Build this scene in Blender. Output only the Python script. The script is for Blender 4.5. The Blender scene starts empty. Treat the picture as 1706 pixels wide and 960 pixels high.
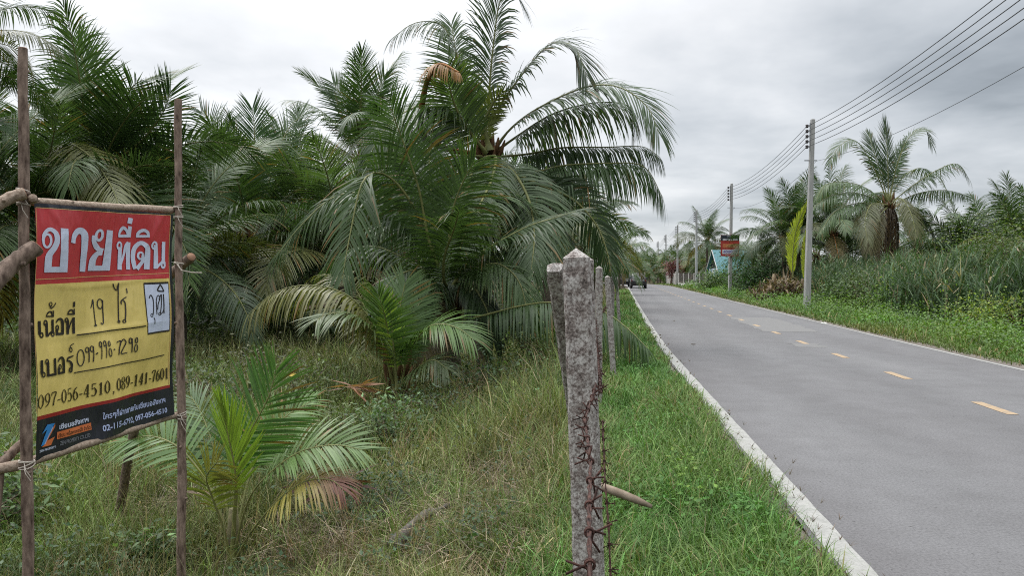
import bpy, math, random
import numpy as np
from mathutils import Vector, Matrix

# ------------------------------------------------------------------ camera, sky, sun, exposure
S = bpy.context.scene
COL = S.collection
F_PX, CX, CY = 1250.0, 853.0, 480.0
PITCH = math.atan(23 / F_PX)
CAM_H = 1.6
cam = bpy.data.cameras.new('camera')
cam.sensor_width = 36.0
cam.lens = 36.0 * F_PX / 1706.0
cam.clip_start = 0.05
cam.clip_end = 8000
camo = bpy.data.objects.new('camera', cam)
camo.location = (0, 0, CAM_H)
camo.rotation_euler = (math.pi / 2 - PITCH, 0, 0)
COL.objects.link(camo)
S.camera = camo

SUN_EL, SUN_AZ = math.radians(58), math.radians(-48)      # azimuth measured from the view axis, to the left
sun = bpy.data.lights.new('sun', 'SUN')
sun.energy = 1.4
sun.angle = math.radians(28)
sun.color = (1.0, 0.965, 0.92)
suno = bpy.data.objects.new('sun', sun)
sd = Vector((math.sin(SUN_AZ) * math.cos(SUN_EL), math.cos(SUN_AZ) * math.cos(SUN_EL), math.sin(SUN_EL)))
suno.rotation_euler = (-sd).to_track_quat('-Z', 'Y').to_euler()
suno.location = (0, 0, 60)
COL.objects.link(suno)

S.view_settings.view_transform = 'Standard'
S.view_settings.look = 'None'
S.view_settings.gamma = 1
S.view_settings.exposure = 0.27
S.render.engine = 'CYCLES'
S.cycles.max_bounces = 6
S.cycles.diffuse_bounces = 3
S.cycles.glossy_bounces = 2
S.cycles.transmission_bounces = 3
S.cycles.transparent_max_bounces = 4
S.cycles.caustics_reflective = False
S.cycles.caustics_refractive = False
S.cycles.use_denoising = False
S.cycles.filter_width = 1.1


def build_world():
    w = bpy.data.worlds.new('World')
    S.world = w
    w.use_nodes = True
    nt = w.node_tree
    nt.nodes.clear()
    N, L = nt.nodes.new, nt.links.new
    out = N('ShaderNodeOutputWorld')
    bg = N('ShaderNodeBackground')
    bg.inputs['Strength'].default_value = 0.1
    L(bg.outputs[0], out.inputs[0])
    sky = N('ShaderNodeTexSky')
    sky.sky_type = 'NISHITA'
    sky.sun_disc = False
    sky.sun_elevation = SUN_EL
    sky.sun_rotation = SUN_AZ
    tc = N('ShaderNodeTexCoord')
    sep = N('ShaderNodeSeparateXYZ')
    L(tc.outputs['Generated'], sep.inputs[0])

    def math_(op, a, b=None, clamp=False):
        n = N('ShaderNodeMath')
        n.operation = op
        n.use_clamp = clamp
        for i, v in enumerate((a, b)):
            if v is None:
                continue
            if isinstance(v, (int, float)):
                n.inputs[i].default_value = v
            else:
                L(v, n.inputs[i])
        return n.outputs[0]
    zc = math_('MAXIMUM', sep.outputs['Z'], 0.0)
    den = math_('ADD', zc, 0.16)
    cx = math_('DIVIDE', sep.outputs['X'], den)
    cy = math_('DIVIDE', sep.outputs['Y'], den)
    comb = N('ShaderNodeCombineXYZ')
    L(cx, comb.inputs[0])
    L(cy, comb.inputs[1])
    n1 = N('ShaderNodeTexNoise')
    n1.inputs['Scale'].default_value = 0.75
    n1.inputs['Detail'].default_value = 6
    n1.inputs['Roughness'].default_value = 0.52
    n1.inputs['Distortion'].default_value = 0.35
    L(comb.outputs[0], n1.inputs['Vector'])
    mp = N('ShaderNodeMapping')
    mp.inputs['Location'].default_value = (3.1, 7.7, 0.4)
    L(comb.outputs[0], mp.inputs[0])
    n2 = N('ShaderNodeTexNoise')
    n2.inputs['Scale'].default_value = 1.9
    n2.inputs['Detail'].default_value = 5
    n2.inputs['Roughness'].default_value = 0.5
    L(mp.outputs[0], n2.inputs['Vector'])
    # brightness of the cloud sheet: high overhead, brighter towards the hidden sun on the left
    dot = N('ShaderNodeVectorMath')
    dot.operation = 'DOT_PRODUCT'
    L(tc.outputs['Generated'], dot.inputs[0])
    dot.inputs[1].default_value = (-0.80, 0.50, 0.33)
    glow = math_('MULTIPLY', math_('ADD', dot.outputs['Value'], 0.0), 4.2)
    zen = math_('MULTIPLY', math_('POWER', zc, 2.8), 30.0)
    cl = math_('MULTIPLY', math_('SUBTRACT', n1.outputs['Fac'], 0.5), 9.5)
    cl2 = math_('MULTIPLY', math_('SUBTRACT', n2.outputs['Fac'], 0.5), 5.5)
    base = math_('ADD', math_('ADD', math_('ADD', 5.15, glow), zen), math_('ADD', cl, cl2))
    base = math_('MAXIMUM', base, 3.2)
    ramp = N('ShaderNodeMix')
    ramp.data_type = 'RGBA'
    ramp.inputs['A'].default_value = (0.90, 0.985, 1.07, 1)
    ramp.inputs['B'].default_value = (0.985, 1.0, 1.02, 1)
    fac = math_('MULTIPLY', math_('SUBTRACT', base, 3.5), 0.22, True)
    L(fac, ramp.inputs['Factor'])
    mul = N('ShaderNodeVectorMath')
    mul.operation = 'SCALE'
    L(ramp.outputs['Result'], mul.inputs[0])
    L(base, mul.inputs['Scale'])
    mix = N('ShaderNodeMix')
    mix.data_type = 'RGBA'
    mix.inputs['Factor'].default_value = 0.9
    L(sky.outputs[0], mix.inputs['A'])
    L(mul.outputs[0], mix.inputs['B'])
    L(mix.outputs['Result'], bg.inputs['Color'])


build_world()

# ------------------------------------------------------------------ geometry of the place
rng = np.random.default_rng(11)
random.seed(5)
AZ = math.atan((997 - CX) / F_PX)            # the road runs a little to the right of the view axis
RD = np.array((math.sin(AZ), math.cos(AZ)))  # along the road
RR = np.array((math.cos(AZ), -math.sin(AZ))) # to its right


def bend(s):
    s = np.asarray(s, float)
    k = np.maximum(s - 13, 0)
    o = 0.03 * (np.sqrt(k * k + 36) - 6)
    q = np.maximum(s - 100, 0)
    lim = 75.0
    o = o - np.where(q < lim, q * q / 230.0, lim * lim / 230.0 + (q - lim) * 2 * lim / 230.0)
    return o


def road_pt(s, t, z=0.0):
    T = t + float(bend(s))
    p = RD * s + RR * T
    return Vector((p[0], p[1], z))


def to_st(x, y):
    s = x * RD[0] + y * RD[1]
    T = x * RR[0] + y * RR[1]
    return s, T - bend(s)


def smooth(a, b, x):
    u = np.clip((x - a) / (b - a), 0, 1)
    return u * u * (3 - 2 * u)


def wob(x, y):
    return (np.sin(x * 0.9 + 1.3 * np.sin(y * 0.53)) * np.cos(y * 0.8 + 0.7 * np.sin(x * 0.61)) * 0.5
            + np.sin(x * 2.3 + y * 1.7 + 1.0) * 0.25 + np.sin(x * 0.27 - y * 0.31) * 0.5)


def ground_z(x, y):
    x = np.asarray(x, float)
    y = np.asarray(y, float)
    s, t = to_st(x, y)
    z = -0.75 + 0.63 * smooth(-2.6, -0.1, t) + 0.08 * smooth(0.2, 1.25, t)
    z = z - 0.12 * smooth(7.2, 8.6, t) - 0.14 * smooth(8.6, 12, t)
    off = (1 - smooth(0.3, 1.1, t)) + smooth(7.5, 8.6, t)
    z = z + 0.05 * wob(x, y) * off
    return z


def P(px, py, D):
    """the point of the place seen at pixel px,py of the 1706x960 photo, D metres ahead"""
    xc = (px - CX) / F_PX * D
    yc = (CY - py) / F_PX * D
    c, s_ = math.cos(PITCH), math.sin(PITCH)
    return Vector((xc, D * c + yc * s_, CAM_H + yc * c - D * s_))


def G(px, D):
    p = P(px, 480, D)
    return Vector((p.x, p.y, float(ground_z(p.x, p.y))))


# ------------------------------------------------------------------ object helpers
def tag(o, label=None, cat=None, group=None, kind=None):
    if label:
        o['label'] = label
    if cat:
        o['category'] = cat
    if group:
        o['group'] = group
    if kind:
        o['kind'] = kind
    return o


def empty(name, loc, label, cat, group=None, rz=0.0):
    o = bpy.data.objects.new(name, None)
    o.empty_display_size = 0.2
    o.location = loc
    o.rotation_euler = (0, 0, rz)
    COL.objects.link(o)
    return tag(o, label, cat, group)


def link(name, me, parent=None):
    o = bpy.data.objects.new(name, me)
    COL.objects.link(o)
    if parent is not None:
        o.parent = parent
    return o


def np_mesh(name, v, quads=None, tris=None, mats=(), qm=None, tm=None, col=None, smooth_=False):
    v = np.asarray(v, np.float32).reshape(-1, 3)
    quads = np.zeros((0, 4), np.int32) if quads is None else np.asarray(quads, np.int32).reshape(-1, 4)
    tris = np.zeros((0, 3), np.int32) if tris is None else np.asarray(tris, np.int32).reshape(-1, 3)
    me = bpy.data.meshes.new(name)
    me.vertices.add(len(v))
    me.vertices.foreach_set('co', v.ravel())
    idx = np.concatenate((quads.ravel(), tris.ravel())).astype(np.int32)
    me.loops.add(len(idx))
    me.loops.foreach_set('vertex_index', idx)
    n = len(quads) + len(tris)
    start = np.concatenate((np.arange(len(quads)) * 4, len(quads) * 4 + np.arange(len(tris)) * 3)).astype(np.int32)
    me.polygons.add(n)
    me.polygons.foreach_set('loop_start', start)
    for m in mats:
        me.materials.append(m)
    if qm is not None or tm is not None:
        a = np.concatenate((np.zeros(len(quads), np.int32) if qm is None else np.asarray(qm, np.int32),
                            np.zeros(len(tris), np.int32) if tm is None else np.asarray(tm, np.int32)))
        me.polygons.foreach_set('material_index', a)
    if smooth_:
        me.polygons.foreach_set('use_smooth', np.ones(n, bool))
    me.update(calc_edges=True)
    if col is not None:
        at = me.attributes.new('tint', 'FLOAT_COLOR', 'POINT')
        c = np.ones((len(v), 4), np.float32)
        c[:, :3] = col
        at.data.foreach_set('color', c.ravel())
    return me


class MB:
    """collects boxes, tubes and prisms for one mesh"""
    def __init__(self):
        self.v, self.f, self.m = [], [], []

    def add(self, vs, fs, m=0):
        b = len(self.v)
        self.v += [tuple(p) for p in vs]
        self.f += [tuple(b + i for i in f) for f in fs]
        self.m += [m] * len(fs)

    def box(self, c, d, m=0, rot=None):
        vs = []
        for x in (-.5, .5):
            for y in (-.5, .5):
                for z in (-.5, .5):
                    p = Vector((x * d[0], y * d[1], z * d[2]))
                    if rot is not None:
                        p = rot @ p
                    vs.append(Vector(c) + p)
        self.add(vs, [(0, 1, 3, 2), (4, 6, 7, 5), (0, 4, 5, 1), (2, 3, 7, 6), (0, 2, 6, 4), (1, 5, 7, 3)], m)

    def tube(self, pts, rad, n=8, m=0, cap=True, jitter=0.0, rnd=None):
        pts = [Vector(p) for p in pts]
        if not hasattr(rad, '__len__'):
            rad = [rad] * len(pts)
        up = None
        rings = []
        for i, p in enumerate(pts):
            t = (pts[min(i + 1, len(pts) - 1)] - pts[max(i - 1, 0)])
            if t.length < 1e-9:
                t = Vector((0, 0, 1))
            t.normalize()
            if up is None:
                up = Vector((0, 0, 1)) if abs(t.z) < .9 else Vector((1, 0, 0))
            a = t.cross(up)
            if a.length < 1e-6:
                a = t.cross(Vector((1, 0, 0)))
            a.normalize()
            b = a.cross(t)
            up = b
            ring = []
            for k in range(n):
                an = 2 * math.pi * k / n
                r = rad[i] * (1 + (rnd.uniform(-jitter, jitter) if rnd else 0))
                ring.append(p + a * math.cos(an) * r + b * math.sin(an) * r)
            rings.append(ring)
        vs = [q for r in rings for q in r]
        fs = []
        for i in range(len(pts) - 1):
            for k in range(n):
                fs.append((i * n + k, i * n + (k + 1) % n, (i + 1) * n + (k + 1) % n, (i + 1) * n + k))
        if cap:
            fs.append(tuple(range(n - 1, -1, -1)))
            fs.append(tuple((len(pts) - 1) * n + k for k in range(n)))
        self.add(vs, fs, m)

    def poly(self, pts, m=0):
        self.add(pts, [tuple(range(len(pts)))], m)

    def prism(self, prof, x0, x1, m=0):
        """profile of (y,z) swept along x"""
        n = len(prof)
        vs = [(x0, y, z) for y, z in prof] + [(x1, y, z) for y, z in prof]
        fs = [(i, (i + 1) % n, n + (i + 1) % n, n + i) for i in range(n)]
        fs += [tuple(range(n - 1, -1, -1)), tuple(range(n, 2 * n))]
        self.add(vs, fs, m)

    def build(self, name, mats, parent=None, smooth_=False, bevel=0.0):
        me = bpy.data.meshes.new(name)
        me.from_pydata([tuple(p) for p in self.v], [], self.f)
        if not isinstance(mats, (list, tuple)):
            mats = [mats]
        for m in mats:
            me.materials.append(m)
        me.polygons.foreach_set('material_index', self.m)
        if smooth_:
            me.polygons.foreach_set('use_smooth', [True] * len(self.f))
        me.update()
        o = link(name, me, parent)
        if bevel:
            b = o.modifiers.new('bevel', 'BEVEL')
            b.width = bevel
            b.segments = 2
            b.limit_method = 'ANGLE'
        return o


# ------------------------------------------------------------------ materials
class NT:
    def __init__(self, name):
        self.mat = bpy.data.materials.new(name)
        self.mat.use_nodes = True
        self.nt = self.mat.node_tree
        self.bsdf = self.nt.nodes['Principled BSDF']
        self.out = self.nt.nodes['Material Output']

    def n(self, t, **kw):
        nd = self.nt.nodes.new(t)
        for k, v in kw.items():
            if k.startswith('i_'):
                key = k[2:].replace('_', ' ')
                nd.inputs[key].default_value = v
            else:
                setattr(nd, k, v)
        return nd

    def l(self, a, b):
        self.nt.links.new(a, b)

    def noise(self, scale, detail=4, rough=.55, co=None, stretch=None):
        tc = self.n('ShaderNodeTexCoord')
        src = tc.outputs[co or 'Object']
        if stretch:
            mp = self.n('ShaderNodeMapping')
            mp.inputs['Scale'].default_value = stretch
            self.l(src, mp.inputs[0])
            src = mp.outputs[0]
        nz = self.n('ShaderNodeTexNoise')
        nz.inputs['Scale'].default_value = scale
        nz.inputs['Detail'].default_value = detail
        nz.inputs['Roughness'].default_value = rough
        self.l(src, nz.inputs['Vector'])
        return nz.outputs['Fac']

    def ramp(self, fac, stops):
        r = self.n('ShaderNodeValToRGB')
        e = r.color_ramp.elements
        while len(e) > len(stops):
            e.remove(e[-1])
        while len(e) < len(stops):
            e.new(0.5)
        for el, (p, c) in zip(e, stops):
            el.position = p
            el.color = (c[0], c[1], c[2], 1)
        self.l(fac, r.inputs[0])
        return r.outputs[0]

    def mix(self, a, b, fac, blend='MIX'):
        m = self.n('ShaderNodeMix', data_type='RGBA', blend_type=blend)
        for key, v in (('A', a), ('B', b)):
            if isinstance(v, (tuple, list)):
                m.inputs[key].default_value = (v[0], v[1], v[2], 1)
            else:
                self.l(v, m.inputs[key])
        if isinstance(fac, (int, float)):
            m.inputs['Factor'].default_value = fac
        else:
            self.l(fac, m.inputs['Factor'])
        return m.outputs['Result']

    def bump(self, h, strength, dist=0.01):
        b = self.n('ShaderNodeBump')
        b.inputs['Strength'].default_value = strength
        b.inputs['Distance'].default_value = dist
        self.l(h, b.inputs['Height'])
        self.l(b.outputs[0], self.bsdf.inputs['Normal'])

    def set(self, color=None, rough=.6, spec=.4, metal=0):
        if color is not None:
            if isinstance(color, (tuple, list)):
                self.bsdf.inputs['Base Color'].default_value = (color[0], color[1], color[2], 1)
            else:
                self.l(color, self.bsdf.inputs['Base Color'])
        self.bsdf.inputs['Roughness'].default_value = rough
        self.bsdf.inputs['Specular IOR Level'].default_value = spec
        self.bsdf.inputs['Metallic'].default_value = metal
        return self.mat


def mottled(name, c0, c1, scale=6, rough=.6, spec=.4, bump=0.0, detail=5, stretch=None, metal=0):
    t = NT(name)
    f = t.noise(scale, detail, .6, stretch=stretch)
    c = t.ramp(f, [(.3, c0), (.7, c1)])
    if bump:
        t.bump(f, bump)
    return t.set(c, rough, spec, metal)


def leafy(name, rough=.45, spec=.5, trans=.25, vary=.35, tint=(1, 1, 1)):
    """foliage: per-leaf tint stored on the mesh, per-object variation, some light passing through"""
    t = NT(name)
    at = t.n('ShaderNodeAttribute', attribute_name='tint')
    oi = t.n('ShaderNodeObjectInfo')
    r = t.ramp(oi.outputs['Random'], [(0, (1 - vary * .6, 1 - vary * .5, 1 - vary * .6)), (.5, (1, 1, 1)), (1, (1 + vary * .5, 1 + vary * .4, 1 + vary * .2))])
    c = t.mix(at.outputs['Color'], r, 1.0, 'MULTIPLY')
    c = t.mix(c, tint, 1.0, 'MULTIPLY')
    t.set(c, rough, spec)
    tr = t.n('ShaderNodeBsdfTranslucent')
    c2 = t.mix(c, (1.5, 1.7, .7), 1.0, 'MULTIPLY')
    t.l(c2, tr.inputs['Color'])
    mx = t.n('ShaderNodeMixShader')
    mx.inputs[0].default_value = trans
    t.l(t.bsdf.outputs[0], mx.inputs[1])
    t.l(tr.outputs[0], mx.inputs[2])
    t.l(mx.outputs[0], t.out.inputs['Surface'])
    return t.mat


M_FROND = leafy('palm_leaf', .42, .42, .22, .5, (1.46, 1.38, 1.14))
M_GRASS = leafy('grass_blade', .6, .25, .16, 0)
M_WEED = leafy('weed_leaf', .55, .35, .25, .2)


def mat_concrete_post():
    t = NT('weathered_concrete')
    f = t.noise(30, 8, .78)
    g = t.noise(120, 5, .7)
    c = t.ramp(f, [(.34, (.085, .075, .068)), (.45, (.23, .195, .18)), (.54, (.40, .38, .36)), (.70, (.53, .51, .49))])
    c2 = t.ramp(g, [(.38, (.35, .33, .32)), (.58, (1, 1, 1))])
    c = t.mix(c, c2, .75, 'MULTIPLY')
    t.bump(f, .5, .006)
    return t.set(c, .9, .2)


M_POST = mat_concrete_post()
M_POLE = mottled('pole_concrete', (.27, .27, .265), (.40, .40, .39), 3, .85, .2, .1, stretch=(4, 4, .6))
M_WOOD = mottled('round_pole_bark', (.05, .032, .024), (.30, .225, .18), 11, .85, .2, .8, 8, stretch=(3.2, 3.2, 1.0))
M_WOOD_PALE = mottled('peeled_pole', (.17, .12, .085), (.42, .34, .27), 12, .8, .2, .4, stretch=(5, 5, 5))
M_SAWN = mottled('sawn_end', (.24, .13, .085), (.38, .23, .15), 20, .8, .2)
M_TWINE = mottled('twine', (.40, .36, .31), (.55, .5, .44), 30, .8, .2)
M_RUST = mottled('rusted_wire', (.014, .007, .006), (.085, .037, .027), 70, .8, .3, .5)
M_TRUNK = mottled('palm_trunk', (.06, .047, .036), (.17, .14, .11), 5, .9, .2, .8, stretch=(1, 1, 6))
M_FIBRE = mottled('palm_fibre', (.05, .028, .014), (.16, .09, .045), 8, .9, .1, .5, stretch=(6, 6, 1))
M_RACHIS = mottled('palm_rib', (.10, .12, .035), (.20, .20, .07), 6, .55, .4)
M_RACHIS_DRY = mottled('dry_palm_rib', (.16, .07, .025), (.34, .16, .06), 5, .8, .2)
M_WIRE = mottled('power_wire', (.05, .052, .055), (.075, .078, .08), 3, .6, .3)
M_INSUL = mottled('insulator', (.025, .02, .02), (.05, .04, .04), 8, .4, .5)
M_STEEL = mottled('galvanised', (.28, .29, .30), (.4, .41, .42), 10, .5, .5, metal=.6)

# ------------------------------------------------------------------ ground and road
def build_ground():
    def steps(a, b, near, grow, mx):
        out = [0.0]
        d = near
        while out[-1] < b:
            out.append(out[-1] + d)
            d = min(d * grow, mx)
        neg = [0.0]
        d = near
        while neg[-1] > a:
            neg.append(neg[-1] - d)
            d = min(d * grow, mx)
        return np.array(neg[:0:-1] + out)
    s = steps(-40, 260, .3, 1.02, 6)
    T = steps(-130, 130, .22, 1.028, 6)
    s = np.concatenate(([-3000, -400], s, [700, 2000, 5000]))
    T = np.concatenate(([-5000, -1500, -400], T, [400, 1500, 5000]))
    ss, TT = np.meshgrid(s, T, indexing='ij')
    x = RD[0] * ss + RR[0] * TT
    y = RD[1] * ss + RR[1] * TT
    z = ground_z(x, y)
    ns, nt_ = ss.shape
    i = np.arange(ns * nt_).reshape(ns, nt_)
    q = np.stack((i[:-1, :-1], i[:-1, 1:], i[1:, 1:], i[1:, :-1]), -1)
    t = NT('soil_and_litter')
    f = t.noise(.55, 6, .6)
    g = t.noise(14, 6, .7)
    c = t.ramp(f, [(.3, (.040, .042, .018)), (.5, (.055, .052, .024)), (.7, (.085, .068, .042))])
    c2 = t.ramp(g, [(.3, (.45, .45, .42)), (.7, (1.15, 1.1, 1.0))])
    c = t.mix(c, c2, .9, 'MULTIPLY')
    t.bump(g, .8, .04)
    me = np_mesh('ground', np.stack((x, y, z), -1), q, mats=[t.set(c, .95, .1)], smooth_=True)
    tag(link('ground', me), kind='structure')


def strip(name, s0, s1, t0, t1, z, mat, ds=None, kind='structure', jit=0.0, dz=0.0):
    ss = []
    s = s0
    while s < s1:
        ss.append(s)
        s += (ds or max(.25, .03 * max(s, 1)))
    ss.append(s1)
    v, q = [], []
    for k, s in enumerate(ss):
        j0 = random.uniform(-jit, jit)
        j1 = random.uniform(-jit, jit)
        v.append(road_pt(s, t0 + j0, z))
        v.append(road_pt(s, t1 + j1, z))
        if k:
            q.append((2 * k - 2, 2 * k - 1, 2 * k + 1, 2 * k))
    me = np_mesh(name, [tuple(p) for p in v], q, mats=[mat])
    return tag(link(name, me), kind=kind)


def build_road():
    t = NT('worn_asphalt')
    big = t.noise(.35, 5, .6, stretch=(1, .3, 1))
    dots = t.noise(26, 3, .5)
    fine = t.noise(55, 6, .75)
    mid = t.noise(2.2, 8, .7)
    c = t.ramp(big, [(.3, (.118, .116, .119)), (.55, (.138, .1375, .141)), (.75, (.158, .157, .160))])
    c = t.mix(c, t.ramp(fine, [(.30, (.5, .5, .5)), (.5, (1, 1, 1)), (.72, (1.4, 1.39, 1.38))]), .8, 'MULTIPLY')
    c = t.mix(c, t.ramp(mid, [(.35, (.88, .875, .87)), (.6, (1.04, 1.04, 1.04))]), .8, 'MULTIPLY')
    c = t.mix(c, t.ramp(dots, [(.27, (.45, .44, .43)), (.34, (1, 1, 1)), (.70, (1, 1, 1)), (.76, (1.35, 1.33, 1.3))]), .85, 'MULTIPLY')
    at = t.n('ShaderNodeAttribute', attribute_name='lat')
    nz = t.noise(.5, 3)
    wob_ = t.n('ShaderNodeMath', operation='MULTIPLY_ADD')
    t.l(nz, wob_.inputs[0])
    wob_.inputs[1].default_value = .5
    t.l(at.outputs['Fac'], wob_.inputs[2])
    mr = t.n('ShaderNodeMapRange')
    mr.inputs['From Min'].default_value = 1.5
    mr.inputs['From Max'].default_value = 7.4
    t.l(wob_.outputs[0], mr.inputs['Value'])
    lanes = t.ramp(mr.outputs[0], [(0, (.90, .87, .86)), (.05, (.97, .96, .96)), (.13, (1.06, 1.06, 1.06)), (.24, (.96, .96, .96)), (.36, (1.06, 1.06, 1.06)), (.50, (.93, .93, .93)), (.64, (1.05, 1.05, 1.05)), (.76, (.97, .97, .97)), (.88, (1.05, 1.05, 1.05)), (1, (.92, .91, .90))])
    c = t.mix(c, lanes, 1.0, 'MULTIPLY')
    vo = t.n('ShaderNodeTexVoronoi', feature='DISTANCE_TO_EDGE')
    tc = t.n('ShaderNodeTexCoord')
    dn = t.n('ShaderNodeTexNoise')
    dn.inputs['Scale'].default_value = 1.6
    dn.inputs['Detail'].default_value = 6
    t.l(tc.outputs['Object'], dn.inputs['Vector'])
    vm = t.n('ShaderNodeVectorMath', operation='MULTIPLY_ADD')
    t.l(dn.outputs['Color'], vm.inputs[0])
    vm.inputs[1].default_value = (.4, .4, 0)
    t.l(tc.outputs['Object'], vm.inputs[2])
    t.l(vm.outputs[0], vo.inputs['Vector'])
    vo.inputs['Scale'].default_value = .42
    crack = t.ramp(vo.outputs['Distance'], [(0, (.62, .61, .60)), (.006, (.8, .8, .8)), (.012, (1, 1, 1))])
    msk = t.ramp(t.noise(.22, 3), [(.56, (0, 0, 0)), (.66, (.8, .8, .8))])
    c = t.mix(c, t.mix((1, 1, 1), crack, msk), 1.0, 'MULTIPLY')
    t.bump(fine, .5, .008)
    m = t.set(c, .85, .25)
    # the carriageway has a rough broken edge of real thickness on either side
    rd = strip('road', -30, 230, 1.285, 7.12, 0.0, m, jit=.012)
    lat = rd.data.attributes.new('lat', 'FLOAT', 'POINT')
    lat.data.foreach_set('value', np.tile(np.array((1.285, 7.12), np.float32), len(rd.data.vertices) // 2))
    mk = NT('white_road_paint')
    f = mk.noise(9, 6, .7)
    g = mk.noise(60, 4, .7)
    cc = mk.ramp(f, [(.30, (.24, .24, .225)), (.44, (.28, .28, .265)), (.62, (.335, .333, .316))])
    cc = mk.mix(cc, mk.ramp(g, [(.3, (.72, .72, .70)), (.55, (1, 1, 1))]), .8, 'MULTIPLY')
    mw = mk.set(cc, .8, .25)
    strip('edge_line', -30, 200, 1.315, 1.475, .004, mw, jit=.006)
    strip('edge_line', -30, 200, 6.985, 7.07, .004, mw, jit=.006)
    mk = NT('yellow_road_paint')
    f = mk.noise(11, 6, .7)
    cy = mk.set(mk.ramp(f, [(.32, (.22, .185, .15)), (.48, (.33, .245, .155)), (.65, (.365, .265, .165))]), .8, .25)
    v, q = [], []
    for k in range(-6, 36):
        s0 = 9.1 + k * 2.9
        b = len(v)
        w = .065
        for s, t_ in ((s0, 4.66 - w), (s0, 4.66 + w), (s0 + .85, 4.66 + w), (s0 + .85, 4.66 - w)):
            v.append(tuple(road_pt(s, t_ + .03, .004)))
        q.append((b, b + 1, b + 2, b + 3))
    tag(link('centre_line', np_mesh('centre_line', v, q, mats=[cy])), kind='structure')
    mp = mottled('patched_asphalt', (.150, .149, .148), (.172, .170, .167), 5, .9, .2)
    strip('road_patch', 21.5, 28.5, 4.45, 6.0, .003, mp, ds=.4, jit=.12)
    strip('road_patch', 17.0, 17.9, 4.3, 4.9, .003, mp, ds=.2, jit=.08)
    md = mottled('dusty_shoulder', (.10, .085, .07), (.2, .18, .16), 25, .95, .1, .4)
    strip('road_shoulder', -10, 160, 1.0, 1.3, -.012, md, jit=.06)
    strip('road_shoulder', -10, 160, 7.1, 7.5, -.012, md, jit=.08)


build_ground()
build_road()

# ------------------------------------------------------------------ palms
def nrm(a):
    return a / np.maximum(np.linalg.norm(a, axis=-1, keepdims=True), 1e-9)


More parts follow.
